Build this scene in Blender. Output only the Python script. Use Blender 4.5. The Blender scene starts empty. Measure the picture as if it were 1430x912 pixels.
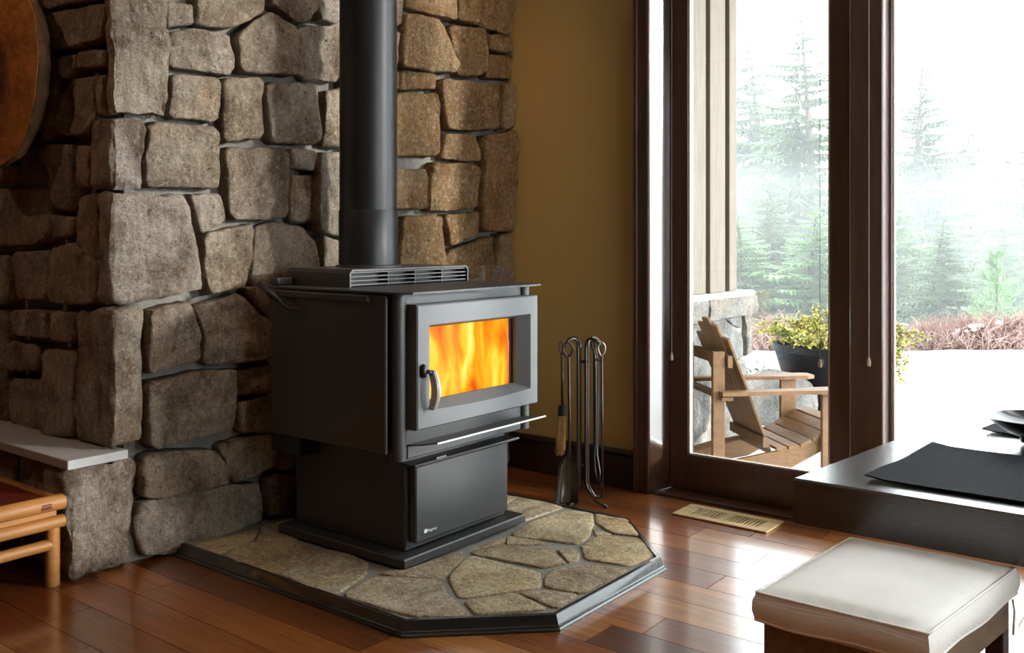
import bpy, bmesh, math, random
from mathutils import Vector, noise
R = random.Random(7)
PI = math.pi
sc = bpy.context.scene
COL = sc.collection

# ------------------------------------------------------------------ camera
FPX, YAW, HOR, CAMH = 1325.0, math.radians(37.9), 328.0, 1.05
cam = bpy.data.cameras.new('camera')
camo = bpy.data.objects.new('camera', cam); COL.objects.link(camo)
cam.sensor_width = 36.0; cam.lens = FPX / 1430 * 36.0
cam.shift_y = -(456 - HOR) / 1430
cam.clip_start = .02; cam.clip_end = 300
camo.location = (0, 0, CAMH); camo.rotation_euler = (PI / 2, 0, YAW)
sc.camera = camo
# ------------------------------------------------------------------ world, exposure
SKY = 8.5
world = bpy.data.worlds.new('sky'); sc.world = world; world.use_nodes = True
wn = world.node_tree.nodes; wl = world.node_tree.links
wn['Background'].inputs['Color'].default_value = (.90, .96, 1.0, 1)
wn['Background'].inputs['Strength'].default_value = SKY
sun = bpy.data.lights.new('added_sun', 'SUN'); sun.energy = 6.5; sun.angle = math.radians(5); sun.color = (1., .96, .90)
suno = bpy.data.objects.new('added_sun', sun); COL.objects.link(suno)
suno.rotation_euler = Vector((-1, -.45, -.22)).to_track_quat('-Z', 'Y').to_euler()   # added to sidelight the stones, low from the right through the far windows
sc.view_settings.view_transform = 'Standard'; sc.view_settings.look = 'None'
sc.view_settings.gamma = 1.0; sc.view_settings.use_curve_mapping = False
sc.view_settings.exposure = 0.03
cy = sc.cycles
cy.use_denoising = True
cy.max_bounces = 9; cy.diffuse_bounces = 5; cy.glossy_bounces = 4; cy.transmission_bounces = 6
cy.transparent_max_bounces = 24; cy.volume_bounces = 3; cy.sample_clamp_indirect = 6.0
cy.caustics_reflective = False; cy.caustics_refractive = False

# ------------------------------------------------------------------ geometry of the view (photo pixel -> room)
FW = Vector((-math.sin(YAW), math.cos(YAW), 0)); RT = Vector((math.cos(YAW), math.sin(YAW), 0))
CP = Vector((0, 0, CAMH))
def ray(u, v): return FW + RT * ((u - 715) / FPX) + Vector((0, 0, -(v - HOR) / FPX))
def onZ(u, v, z=0.):
    d = ray(u, v); return CP + d * ((z - CAMH) / d.z)
def onX(u, v, x):
    d = ray(u, v); return CP + d * (x / d.x)
def onY(u, v, y):
    d = ray(u, v); return CP + d * (y / d.y)
def onD(u, v, dist): return CP + ray(u, v) * dist

# ------------------------------------------------------------------ mesh builder
class MB:
    def __init__(s): s.v = []; s.f = []
    def add(s, vs, fs):
        o = len(s.v); s.v += [Vector(p) for p in vs]; s.f += [tuple(i + o for i in f) for f in fs]; return s
    def hexa(s, p):   # p: bottom 4 ccw, top 4 ccw
        return s.add(p, [(3, 2, 1, 0), (4, 5, 6, 7), (0, 1, 5, 4), (1, 2, 6, 5), (2, 3, 7, 6), (3, 0, 4, 7)])
    def box(s, x0, x1, y0, y1, z0, z1, b=0.):
        x0, x1 = min(x0, x1), max(x0, x1); y0, y1 = min(y0, y1), max(y0, y1); z0, z1 = min(z0, z1), max(z0, z1)
        if b <= 0:
            return s.hexa([(x0, y0, z0), (x1, y0, z0), (x1, y1, z0), (x0, y1, z0), (x0, y0, z1), (x1, y0, z1), (x1, y1, z1), (x0, y1, z1)])
        b = min(b, (x1 - x0) * .45, (y1 - y0) * .45, (z1 - z0) * .45)
        def oct_(x0, x1, y0, y1, c, z): return [(x0 + c, y0, z), (x1 - c, y0, z), (x1, y0 + c, z), (x1, y1 - c, z), (x1 - c, y1, z), (x0 + c, y1, z), (x0, y1 - c, z), (x0, y0 + c, z)]
        rings = [oct_(x0 + b, x1 - b, y0 + b, y1 - b, b * .3, z0), oct_(x0, x1, y0, y1, b, z0 + b), oct_(x0, x1, y0, y1, b, z1 - b), oct_(x0 + b, x1 - b, y0 + b, y1 - b, b * .3, z1)]
        return s.rings(rings)
    def rings(s, rings, cap=True, closed=True):
        n = len(rings[0]); vs = [p for r in rings for p in r]; fs = []
        for i in range(len(rings) - 1):
            for j in range(n if closed else n - 1):
                k = (j + 1) % n
                fs.append((i * n + j, i * n + k, (i + 1) * n + k, (i + 1) * n + j))
        if cap:
            fs.append(tuple(reversed(range(n)))); fs.append(tuple(range((len(rings) - 1) * n, len(rings) * n)))
        return s.add(vs, fs)
    def prism(s, pts, vec):   # pts: 3d polygon, vec: extrusion
        vec = Vector(vec); a = [Vector(p) for p in pts]
        return s.rings([a, [p + vec for p in a]])
    def lathe(s, prof, n=24, c=(0, 0, 0), sx=1, sy=1):
        c = Vector(c)
        return s.rings([[c + Vector((sx * r * math.cos(2 * PI * j / n), sy * r * math.sin(2 * PI * j / n), z)) for j in range(n)] for r, z in prof])
    def tube(s, path, r, n=8, sq=False):
        P = [Vector(p) for p in path]; rings = []
        rs = r if isinstance(r, (list, tuple)) else [r] * len(P)
        up = None
        for i, p in enumerate(P):
            t = (P[min(i + 1, len(P) - 1)] - P[max(i - 1, 0)]).normalized()
            if up is None: up = Vector((0, 0, 1)) if abs(t.z) < .9 else Vector((1, 0, 0))
            a = t.cross(up)
            if a.length < 1e-4: a = t.cross(Vector((0, 1, 0)))
            a.normalize(); b = a.cross(t).normalized(); up = b
            rings.append([p + (a * math.cos(2 * PI * (j + (.5 if sq else 0)) / n) + b * math.sin(2 * PI * (j + (.5 if sq else 0)) / n)) * rs[i] for j in range(n)])
        return s.rings(rings)
    def bar(s, p0, p1, w, h, up=(0, 0, 1), b=0.):   # board from p0 to p1, width w (sideways) and height h (along up)
        p0, p1 = Vector(p0), Vector(p1); t = (p1 - p0).normalized(); up = Vector(up)
        a = t.cross(up).normalized(); c = a.cross(t).normalized()
        q = []
        for p in (p0, p1):
            if b > 0: q.append([p + a * (i * w / 2) + c * (j * h / 2) for i, j in ((-1, -1 + 2 * b / h), (-1 + 2 * b / w, -1), (1 - 2 * b / w, -1), (1, -1 + 2 * b / h), (1, 1 - 2 * b / h), (1 - 2 * b / w, 1), (-1 + 2 * b / w, 1), (-1, 1 - 2 * b / h))])
            else: q.append([p + a * (i * w / 2) + c * (j * h / 2) for i, j in ((-1, -1), (1, -1), (1, 1), (-1, 1))])
        return s.rings(q)
    def build(s, name, m, parent=None, smooth=False, origin=None, autos=None):
        if parent is not None: org = Vector(parent['_o'])
        else: org = Vector(origin) if origin is not None else Vector((0, 0, 0))
        me = bpy.data.meshes.new(name); me.from_pydata([tuple(p - org) for p in s.v], [], s.f)
        bm = bmesh.new(); bm.from_mesh(me); bmesh.ops.recalc_face_normals(bm, faces=bm.faces); bm.to_mesh(me); bm.free()
        if smooth:
            for p in me.polygons: p.use_smooth = True
            if autos:
                bm = bmesh.new(); bm.from_mesh(me)
                for e in bm.edges:
                    if len(e.link_faces) == 2 and e.calc_face_angle(0) > math.radians(autos): e.smooth = False
                bm.to_mesh(me); bm.free()
        me.materials.append(m); me.update()
        o = bpy.data.objects.new(name, me); COL.objects.link(o)
        if parent is not None: o.parent = parent; o['_o'] = list(org)
        else: o.location = org; o['_o'] = list(org)
        return o
def tag(o, label=None, cat=None, group=None, kind=None):
    if label: o['label'] = label
    if cat: o['category'] = cat
    if group: o['group'] = group
    if kind: o['kind'] = kind
    return o
def thing(name, loc, label, cat, group=None):
    o = bpy.data.objects.new(name, None); COL.objects.link(o); o.location = loc; o['_o'] = list(loc)
    o.empty_display_size = .1
    return tag(o, label, cat, group)
def nz(p, s=1., o=0.): return noise.noise(Vector((p[0] * s + o, p[1] * s + o * .7, p[2] * s - o)))

# ------------------------------------------------------------------ materials
class NT:
    def __init__(s, name):
        s.m = bpy.data.materials.new(name); s.m.use_nodes = True; s.t = s.m.node_tree; s.n = s.t.nodes
        s.b = s.n['Principled BSDF']; s.out = s.n['Material Output']
    def link(s, a, b): s.t.links.new(a, b)
    def node(s, typ, **k):
        n = s.n.new(typ)
        for a, v in k.items():
            if a in n.inputs: n.inputs[a].default_value = v
            else: setattr(n, a, v)
        return n
    def coord(s, scale=(1, 1, 1), rnd=True):
        tc = s.node('ShaderNodeTexCoord'); mp = s.node('ShaderNodeMapping'); mp.inputs['Scale'].default_value = scale
        s.link(tc.outputs['Object'], mp.inputs['Vector'])
        if rnd:
            oi = s.node('ShaderNodeObjectInfo'); mm = s.node('ShaderNodeMath', operation='MULTIPLY'); mm.inputs[1].default_value = 37.
            s.link(oi.outputs['Random'], mm.inputs[0]); s.link(mm.outputs[0], mp.inputs['Location'])
        return mp.outputs[0]
    def noise(s, vec, scale, detail=4, rough=.55, dist=0.):
        n = s.node('ShaderNodeTexNoise'); n.inputs['Scale'].default_value = scale; n.inputs['Detail'].default_value = detail
        n.inputs['Roughness'].default_value = rough; n.inputs['Distortion'].default_value = dist
        s.link(vec, n.inputs['Vector']); return n.outputs['Fac']
    def ramp(s, fac, stops):
        r = s.node('ShaderNodeValToRGB'); e = r.color_ramp.elements
        while len(e) > 1: e.remove(e[-1])
        e[0].position = stops[0][0]; e[0].color = (*stops[0][1], 1)
        for p, c in stops[1:]:
            x = e.new(p); x.color = (*c, 1)
        s.link(fac, r.inputs[0]); return r.outputs[0]
    def rnd(s): return s.node('ShaderNodeObjectInfo').outputs['Random']
    def mix(s, fac, a, b, mode='MIX'):
        m = s.node('ShaderNodeMix', data_type='RGBA', blend_type=mode)
        for i, v in ((0, fac), (6, a), (7, b)):
            if hasattr(v, 'is_linked') or hasattr(v, 'links'): s.link(v, m.inputs[i])
            else: m.inputs[i].default_value = v if i == 0 else (*v, 1)
        return m.outputs[2]
    def math(s, op, a, b=None):
        m = s.node('ShaderNodeMath', operation=op)
        for i, v in enumerate((a, b)):
            if v is None: continue
            if hasattr(v, 'links'): s.link(v, m.inputs[i])
            else: m.inputs[i].default_value = v
        return m.outputs[0]
    def bump(s, h, strength=.5, dist=.01, prev=None):
        b = s.node('ShaderNodeBump'); b.inputs['Strength'].default_value = strength; b.inputs['Distance'].default_value = dist
        s.link(h, b.inputs['Height'])
        if prev is not None: s.link(prev, b.inputs['Normal'])
        s.link(b.outputs[0], s.b.inputs['Normal']); return b.outputs[0]
    def set(s, **k):
        for a, v in k.items():
            a = a.replace('_', ' ')
            if hasattr(v, 'links'): s.link(v, s.b.inputs[a])
            else: s.b.inputs[a].default_value = (*v, 1) if isinstance(v, tuple) and len(v) == 3 else v
        return s

def plain(name, col, rough=.5, metal=0., bscale=0, bstr=.2, bdist=.001, var=.0, coat=0., spec=.5):
    n = NT(name); n.set(Roughness=rough, Metallic=metal, Coat_Weight=coat, Specular_IOR_Level=spec)
    c = n.coord()
    if var:
        f = n.noise(c, 9, 5)
        n.set(Base_Color=n.ramp(f, [(.3, tuple(x * (1 - var) for x in col)), (.7, tuple(min(1, x * (1 + var)) for x in col))]))
    else: n.set(Base_Color=col)
    if bscale: n.bump(n.noise(c, bscale, 3), bstr, bdist)
    return n.m
def stone_mat(name, cols, dark, speck=.5, bd=.012, rough=.85):
    n = NT(name); c = n.coord()
    base = n.ramp(n.rnd(), [(i / max(1, len(cols) - 1), k) for i, k in enumerate(cols)])
    f1 = n.noise(c, 4.5, 8, .68, .7)                                   # broad weathering
    a = n.mix(n.ramp(f1, [(.34, (1, 1, 1)), (.60, (0, 0, 0))]), base, n.mix(1., base, dark, 'MULTIPLY'))
    st = n.noise(n.coord((26, 26, 6)), 1.6, 6, .7, .5)                 # split-face streaks
    a = n.mix(n.ramp(st, [(.40, (.55,) * 3), (.58, (0, 0, 0))]), a, n.mix(1., a, (.58, .52, .47), 'MULTIPLY'))
    f2 = n.noise(c, 170, 2, .6)                                        # fine dark grain
    a = n.mix(n.ramp(f2, [(.38, (speck,) * 3), (.52, (0, 0, 0))]), a, n.mix(1., a, (.40, .37, .35), 'MULTIPLY'))
    f4 = n.noise(c, 60, 4, .75)                                        # pale crystals
    a = n.mix(n.ramp(f4, [(.52, (0, 0, 0)), (.66, (speck,) * 3)]), a, n.mix(.55, a, (.92, .87, .78)))
    f5 = n.noise(c, 42, 4, .8)                                         # dark pits
    a = n.mix(n.ramp(f5, [(.33, (.9,) * 3), (.41, (0, 0, 0))]), a, n.mix(1., a, (.30, .26, .23), 'MULTIPLY'))
    f3 = n.noise(c, 2.6, 3, .5, .6)                                    # rusty stains
    a = n.mix(n.ramp(f3, [(.54, (0, 0, 0)), (.75, (.6,) * 3)]), a, n.mix(1., a, (1.0, .76, .52), 'MULTIPLY'))
    n.set(Base_Color=a, Roughness=rough, Specular_IOR_Level=.25)
    vc = n.node('ShaderNodeTexVoronoi', feature='DISTANCE_TO_EDGE'); vc.inputs['Scale'].default_value = 5.5
    wp = n.node('ShaderNodeMix', data_type='VECTOR'); wp.inputs[0].default_value = .25; n.link(c, wp.inputs[4])
    nn = n.node('ShaderNodeTexNoise'); nn.inputs['Scale'].default_value = 9; nn.inputs['Detail'].default_value = 4; n.link(c, nn.inputs['Vector']); n.link(nn.outputs['Color'], wp.inputs[5]); n.link(wp.outputs[1], vc.inputs['Vector'])
    crack = n.math('MULTIPLY', n.math('SUBTRACT', 1., n.ramp(vc.outputs['Distance'], [(0., (0, 0, 0)), (.035, (1, 1, 1))])), n.ramp(n.noise(c, 3.3, 2), [(.50, (0, 0, 0)), (.60, (1, 1, 1))]))
    hgt = n.math('SUBTRACT', n.noise(c, 13, 9, .76, .5), n.math('MULTIPLY', crack, .12))
    b = n.bump(hgt, 1., bd * 2.8)
    n.bump(n.noise(c, 70, 5, .8), 1., bd * .8, b)
    return n.m
def wood_mat(name, lo, mid, hi, axis=0, rough=.35, coat=0., grain=1., bd=.0015, rand=.35, gs=1.):
    n = NT(name); sc_ = [14 * gs, 14 * gs, 14 * gs]; sc_[axis] = 1.1 * gs
    c = n.coord(tuple(sc_)); f = n.noise(c, 2.2, 6, .6, .9)
    g = n.noise(n.coord(tuple(x * 5 for x in sc_)), 3, 3, .6)
    col = n.ramp(f, [(.28, lo), (.5, mid), (.74, hi)])
    col = n.mix(n.math('MULTIPLY', g, .5 * grain), col, n.mix(1., col, (.45, .38, .33), 'MULTIPLY'))
    v = n.math('ADD', n.math('MULTIPLY', n.rnd(), 2 * rand), 1 - rand)
    hs = n.node('ShaderNodeHueSaturation'); n.link(v, hs.inputs['Value']); n.link(col, hs.inputs['Color'])
    n.set(Base_Color=hs.outputs[0], Roughness=rough, Coat_Weight=coat, Coat_Roughness=.12)
    n.bump(g, .35, bd); return n.m
def glass_mat(name, tint=(1, 1, 1), refl=1.):
    n = NT(name); n.n.remove(n.b)
    t = n.node('ShaderNodeBsdfTransparent'); t.inputs[0].default_value = (*tint, 1)
    g = n.node('ShaderNodeBsdfGlossy'); g.inputs['Roughness'].default_value = .01
    fr = n.node('ShaderNodeFresnel'); geo = n.node('ShaderNodeNewGeometry')   # both faces of the thin pane reflect as from air
    n.link(n.math('SUBTRACT', 1.5, n.math('MULTIPLY', geo.outputs['Backfacing'], 1.5 - 1 / 1.5)), fr.inputs[0])
    mx = n.node('ShaderNodeMixShader'); n.link(n.math('MULTIPLY', fr.outputs[0], refl), mx.inputs[0])
    n.link(t.outputs[0], mx.inputs[1]); n.link(g.outputs[0], mx.inputs[2]); n.link(mx.outputs[0], n.out.inputs[0])
    return n.m
def leaf_mat(name, cols, rough=.6, trans=.25):
    n = NT(name); c = n.coord(rnd=False); f = n.noise(c, 7, 3)
    n.set(Base_Color=n.ramp(f, [(.3 + .4 * i / max(1, len(cols) - 1), k) for i, k in enumerate(cols)]), Roughness=rough, Specular_IOR_Level=.3)
    return n.m

M = {}
M['stone'] = stone_mat('fieldstone', [(.53, .44, .34), (.68, .60, .49), (.46, .38, .30), (.60, .50, .37), (.58, .51, .44), (.70, .62, .51)], (.38, .30, .24), .55, .02)
M['stone_out'] = stone_mat('weathered_granite', [(.24, .24, .235), (.30, .295, .28), (.27, .26, .24)], (.5, .5, .5), .4)
M['flag'] = stone_mat('flagstone', [(.64, .51, .30), (.72, .59, .36), (.62, .52, .35), (.74, .56, .29)], (.52, .46, .38), .7, .006, .6)
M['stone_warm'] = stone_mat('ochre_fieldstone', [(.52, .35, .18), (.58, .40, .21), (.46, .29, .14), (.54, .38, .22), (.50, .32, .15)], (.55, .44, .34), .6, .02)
M['mortar'] = plain('mortar', (.20, .185, .16), .9, bscale=40, bstr=.8, bdist=.008, var=.25)
M['grout'] = plain('hearth_grout', (.21, .195, .17), .85, bscale=60, bstr=.6, bdist=.003, var=.2)
M['slab'] = plain('slate_slab', (.33, .33, .34), .55, bscale=30, bstr=.3, bdist=.003, var=.12)
M['yellow'] = plain('ochre_wall_paint', (.52, .35, .12), .75, bscale=120, bstr=.15, bdist=.001)
M['cream'] = plain('cream_wall_paint', (.40, .33, .22), .8, bscale=90, bstr=.1)
M['panel'] = wood_mat('brown_wall_panelling', (.10, .055, .03), (.15, .085, .045), (.20, .12, .065), 2, .5, 0, .6, rand=.1)
M['ceil'] = plain('ceiling_paint', (.42, .37, .30), .9)
M['dark_wood'] = wood_mat('dark_stained_trim', (.065, .027, .018), (.092, .039, .026), (.125, .056, .038), 2, .30, .4, .6, rand=.08)
M['post_wood'] = wood_mat('glare_lightened_wood', (.10, .060, .048), (.13, .080, .064), (.17, .105, .085), 2, .32, .4, .5, rand=.05)  # trim wood lightened in colour to stand in for veiling glare
M['gloss_wood'] = wood_mat('lacquered_reveal', (.040, .018, .010), (.060, .026, .015), (.085, .038, .022), 2, .2, 1., .5, .0004, rand=.05)
M['gloss_wood'].node_tree.nodes['Principled BSDF'].inputs['Coat IOR'].default_value = 2.0
M['base_wood'] = wood_mat('dark_baseboard', (.02, .010, .007), (.03, .013, .009), (.045, .02, .012), 0, .4, .1, .6, rand=.05)
def plank_mat():
    n = NT('floor_plank'); c = n.coord((1.1, 14, 14)); f = n.noise(c, 2.2, 6, .6, 1.1); g = n.noise(n.coord((6, 70, 70)), 3, 3, .6)
    base = n.ramp(n.rnd(), [(0., (.11, .028, .010)), (.25, (.22, .060, .017)), (.45, (.38, .135, .034)), (.60, (.16, .046, .014)), (.80, (.50, .21, .055)), (1., (.25, .072, .020))])
    col = n.mix(n.ramp(f, [(.30, (.85,) * 3), (.55, (0, 0, 0))]), base, n.mix(1., base, (.45, .36, .32), 'MULTIPLY'))
    col = n.mix(n.ramp(f, [(.55, (0, 0, 0)), (.78, (.6,) * 3)]), col, n.mix(1., col, (1.5, 1.45, 1.3), 'MULTIPLY'))
    col = n.mix(n.math('MULTIPLY', g, .5), col, n.mix(1., col, (.5, .42, .38), 'MULTIPLY'))
    n.set(Base_Color=col, Roughness=.32, Coat_Weight=.9, Coat_Roughness=.14); n.bump(g, .3, .0012); return n.m
M['plank'] = plank_mat()
M['sub'] = plain('subfloor', (.03, .012, .007), .8)
M['steel'] = plain('charcoal_stove_steel', (.023, .022, .021), .46, .0, 260, .12, .0006, spec=.6)
M['steel_face'] = plain('stove_face_steel', (.050, .051, .054), .42, .25, 260, .15, .0006)
M['cast'] = plain('grey_cast_door', (.105, .107, .110), .5, .35, 320, .5, .001)
M['pipe'] = plain('satin_flue_pipe', (.016, .016, .018), .38, .35, 200, .06, .0004)
M['black'] = plain('black_metal', (.012, .012, .013), .4, .2)
M['chrome'] = plain('brushed_steel', (.62, .60, .57), .28, 1.)
M['trim_bright'] = plain('hearth_trim_paint', (.030, .031, .032), .26, .15, bscale=0, coat=.5)
M['iron'] = plain('wrought_iron', (.10, .088, .076), .30, .85, 90, .3, .001)
M['brick'] = plain('firebrick', (.12, .07, .04), .9, bscale=50, bstr=.6, bdist=.004, var=.3)
M['log'] = plain('charred_log', (.03, .018, .012), .9, bscale=30, bstr=.9, bdist=.01, var=.5)
M['bristle'] = plain('corn_bristle', (.50, .30, .10), .8, bscale=140, bstr=.8, bdist=.003, var=.35)
M['bench'] = wood_mat('honey_bench_wood', (.27, .105, .022), (.36, .15, .034), (.44, .20, .05), 1, .55, .0, .5, rand=.1)
M['bench_top'] = plain('red_lacquer_panel', (.09, .014, .010), .35, var=.3)
M['vent'] = wood_mat('pale_maple', (.62, .43, .20), (.74, .54, .28), (.82, .63, .36), 0, .35, .6, .5, rand=.05)
M['vent_dark'] = plain('vent_hole', (.012, .008, .006), .9)
M['table'] = wood_mat('charcoal_oak', (.016, .011, .009), (.030, .021, .017), (.058, .042, .033), 0, .26, .8, 1., .004, rand=.05, gs=1.3)
M['table'].node_tree.nodes['Principled BSDF'].inputs['Coat Roughness'].default_value = .22
M['table'].node_tree.nodes['Principled BSDF'].inputs['Coat IOR'].default_value = 1.75
M['stool'] = wood_mat('walnut_stool', (.035, .013, .007), (.07, .026, .012), (.12, .05, .024), 2, .45, .1, .8, rand=.1)
M['stool_pale'] = wood_mat('worn_walnut_rail', (.16, .095, .05), (.22, .135, .075), (.30, .19, .11), 1, .5, 0, .8, rand=.1)
M['handle'] = plain('satin_nickel', (.50, .49, .47), .4, .4)
M['badge'] = plain('badge_silver', (.80, .80, .80), .4)
M['bowl'] = plain('dark_bowl', (.016, .014, .012), .22, 0, 30, .2, .001, coat=.5)
M['siding'] = wood_mat('weathered_siding', (.078, .062, .042), (.108, .087, .060), (.14, .115, .082), 2, .7, 0, .7, rand=.06)
M['teak'] = wood_mat('teak_chair', (.10, .043, .010), (.145, .068, .018), (.20, .10, .030), 0, .6, 0., .8, rand=.12)
M['planter'] = plain('dark_planter', (.008, .008, .009), .7, 0, 40, .5, .004, var=.4, spec=.15)
M['snow'] = plain('snow', (.86, .89, .93), .7, bscale=5, bstr=.6, bdist=.05)
M['needle'] = leaf_mat('conifer_needles', [(.045, .075, .035), (.065, .105, .045), (.10, .14, .06)])
M['needle_l'] = leaf_mat('light_conifer_needles', [(.07, .14, .06), (.12, .20, .08), (.17, .25, .10)])
M['trunk'] = plain('conifer_bark', (.07, .05, .035), .9, bscale=20, bstr=.6, bdist=.02)
M['shrub'] = leaf_mat('chartreuse_leaves', [(.15, .19, .03), (.27, .30, .055), (.36, .29, .09), (.11, .15, .03)])
M['stem'] = plain('shrub_stem', (.10, .05, .03), .8)
M['redtwig'] = plain('red_twigs', (.24, .155, .13), .8, var=.3)
M['glass'] = glass_mat('window_glass', (.97, .985, .98))
M['glass_fire'] = glass_mat('stove_glass', (1, 1, 1), .05)
M['cord'] = plain('white_cord', (.72, .68, .60), .6)
M['cord_dark'] = plain('dark_cord', (.03, .035, .03), .6)
M['acorn'] = plain('cord_weight', (.75, .60, .48), .45)
def fabric(name, col, wscale, bs, rough=.85, var=.06, sheen=.15):
    n = NT(name); c = n.coord(); f = n.noise(c, 6, 4)
    n.set(Base_Color=n.ramp(f, [(.3, tuple(x * (1 - var) for x in col)), (.7, tuple(min(1, x * (1 + var)) for x in col))]), Roughness=rough, Sheen_Weight=sheen, Specular_IOR_Level=.2 if sheen else .05)
    w1 = n.node('ShaderNodeTexWave'); w1.inputs['Scale'].default_value = wscale; w1.bands_direction = 'X'; n.link(c, w1.inputs['Vector'])
    w2 = n.node('ShaderNodeTexWave'); w2.inputs['Scale'].default_value = wscale; w2.bands_direction = 'Y'; n.link(c, w2.inputs['Vector'])
    n.bump(n.math('ADD', w1.outputs['Fac'], w2.outputs['Fac']), bs, .0012); return n.m
M['linen'] = fabric('cream_linen', (.92, .88, .83), 120, .25)
M['mat'] = fabric('black_woven', (.008, .009, .011), 60, .5, .75, .2, 0.)
def slice_mat():
    n = NT('wood_slice_face'); c = n.coord((1, 1, 1), False)
    d = n.node('ShaderNodeVectorMath', operation='LENGTH'); ns = n.noise(c, 5, 4, .6)
    mp = n.node('ShaderNodeMapping'); mp.inputs['Scale'].default_value = (1.25, 0, .8); n.link(c, mp.inputs['Vector']); n.link(mp.outputs[0], d.inputs[0])
    r = n.math('ADD', d.outputs['Value'], n.math('MULTIPLY', ns, .10))
    s = n.math('SINE', n.math('MULTIPLY', r, 260))
    base = n.ramp(r, [(.02, (.10, .025, .008)), (.10, (.11, .028, .008)), (.15, (.34, .12, .022)), (.30, (.46, .18, .032)), (.40, (.40, .18, .045))])
    a = n.mix(n.math('MULTIPLY', n.math('ADD', s, 1.), .07), base, (.16, .06, .012))
    a = n.mix(n.ramp(n.noise(c, 14, 5, .7), [(.40, (.75,) * 3), (.58, (0, 0, 0))]), a, n.mix(1., a, (.45, .36, .30), 'MULTIPLY'))
    n.set(Base_Color=a, Roughness=.6); n.bump(n.noise(c, 30, 5), .9, .012); return n.m
M['slice'] = slice_mat()
M['bark'] = plain('slice_bark', (.17, .085, .03), .9, bscale=35, bstr=1., bdist=.015, var=.4)
def fire_mat(name, lo, hi, strength, z0, z1):
    n = NT(name); n.n.remove(n.b); c = n.coord((9, 9, 3.2), False)
    f = n.noise(c, 1.0, 3, .5, .7)
    col = n.ramp(f, [(.26, lo), (.40, (1., .17, .008)), (.50, (1., .36, .012)), (.60, (1., .56, .03)), (.74, hi)])
    e = n.node('ShaderNodeEmission'); n.link(col, e.inputs[0])
    n.link(n.math('MULTIPLY', n.ramp(f, [(.2, (.55,) * 3), (.75, (1.25,) * 3)]), strength), e.inputs[1])
    n.link(e.outputs[0], n.out.inputs[0]); return n.m
M['fire'] = fire_mat('flame', (.55, .035, .004), (1., .80, .22), 1.15, 0, 1)
M['ember'] = fire_mat('embers', (.05, .008, .002), (1., .75, .2), 1.3, 0, 1)
def lamp_mat():
    n = NT('lamp_glow'); n.set(Base_Color=(.9, .8, .6), Emission_Color=(1., .72, .42), Emission_Strength=6.); return n.m
M['lamp'] = lamp_mat()

# ------------------------------------------------------------------ the room
WY = 3.40          # ochre wall / window wall
CEIL = 3.10
RX0, RX1, RY0 = -5.2, 3.2, -3.2
def faceX(y): return -2.765 + .085 * (y - 1.75)   # front of the stone wall, running away to the right
YC = 1.565         # the stone corner turns here: left return faces the viewer

floor = tag(MB().box(RX0, RX1, RY0, WY + .2, -.12, -.018).build('floor', M['sub']), 'reddish-brown hardwood plank floor of the room', 'floor', kind='structure')
PW = .1328
k = 0
rows = []
y = 2.844 - PW * 34
fixed = {0: -1.252, -2: -1.274, -6: -1.355, 1: -.35, -1: -2.1, -4: -.62}
for r in range(-34, 5):
    y0 = 2.844 + r * PW; y1 = min(y0 + PW, WY)
    if y0 >= WY - .01 or y1 < -.6: continue
    cuts = [RX0]
    j = fixed.get(r, -1.2 + R.uniform(-.6, .6)); xs = [j]
    x = j
    while x < 2.6: x += R.uniform(.75, 1.5); xs.append(x)
    x = j
    while x > RX0 + .5: x -= R.uniform(.75, 1.5); xs.insert(0, x)
    xs = [RX0] + [q for q in xs if RX0 + .3 < q < RX1 - .3] + [RX1]
    for a, b in zip(xs[:-1], xs[1:]):
        g = .0011
        dz = 0.
        MB().box(a + g, b - g, y0 + g, y1 - g, -.018, 0.).build('plank', M['plank'], floor)
tag(MB().box(RX0, RX1, RY0, -.62, -.02, 0).build('floor_boards_rear', M['plank']), 'plain boarded floor at the rear of the room', 'floor', kind='structure')
tag(MB().box(RX0, RX1, RY0, WY + .2, CEIL, CEIL + .12).build('ceiling', M['ceil']), 'plain painted ceiling of the room', 'ceiling', kind='structure')
tag(MB().box(RX0 - .12, RX0, RY0, WY, 0, CEIL).build('wall_left', M['panel']), 'brown panelled side wall at the far left', 'wall', kind='structure')
RW0, RW1 = 1.05, 3.05   # tall unseen window added in the right-hand wall to light the stones
tag(MB().box(RX1, RX1 + .12, RY0, RW0, 0, CEIL).box(RX1, RX1 + .12, RW1, WY + .16, 0, CEIL).box(RX1, RX1 + .12, RW0, RW1, 0, .25).box(RX1, RX1 + .12, RW0, RW1, 2.75, CEIL).build('wall_right', M['cream']), 'cream painted side wall at the far right', 'wall', kind='structure')
tag(MB().box(RX0, RX1, RY0 - .12, RY0, 0, CEIL).build('wall_rear', M['panel']), 'brown panelled wall behind the viewer', 'wall', kind='structure')
# ochre wall
DX0 = -1.885       # left reveal of the glazed door
WX1 = 2.70         # right end of the glazing
HEAD = 2.75
wb = MB().box(-2.80, DX0 - .05, WY, WY + .16, 0, CEIL).box(DX0 - .05, WX1 + .05, WY, WY + .16, HEAD + .05, CEIL).box(WX1 + .05, RX1, WY, WY + .16, 0, CEIL)
tag(wb.build('wall_back', M['yellow']), 'ochre painted wall between stone and glazed door', 'wall', kind='structure')
tag(MB().box(-2.70, -2.005, WY - .018, WY, 0, .135, .003).box(-2.70, -2.005, WY - .024, WY, .135, .16, .006).build('baseboard_back', M['base_wood']), 'dark wooden baseboard along the ochre wall', 'baseboard', kind='structure')
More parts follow.
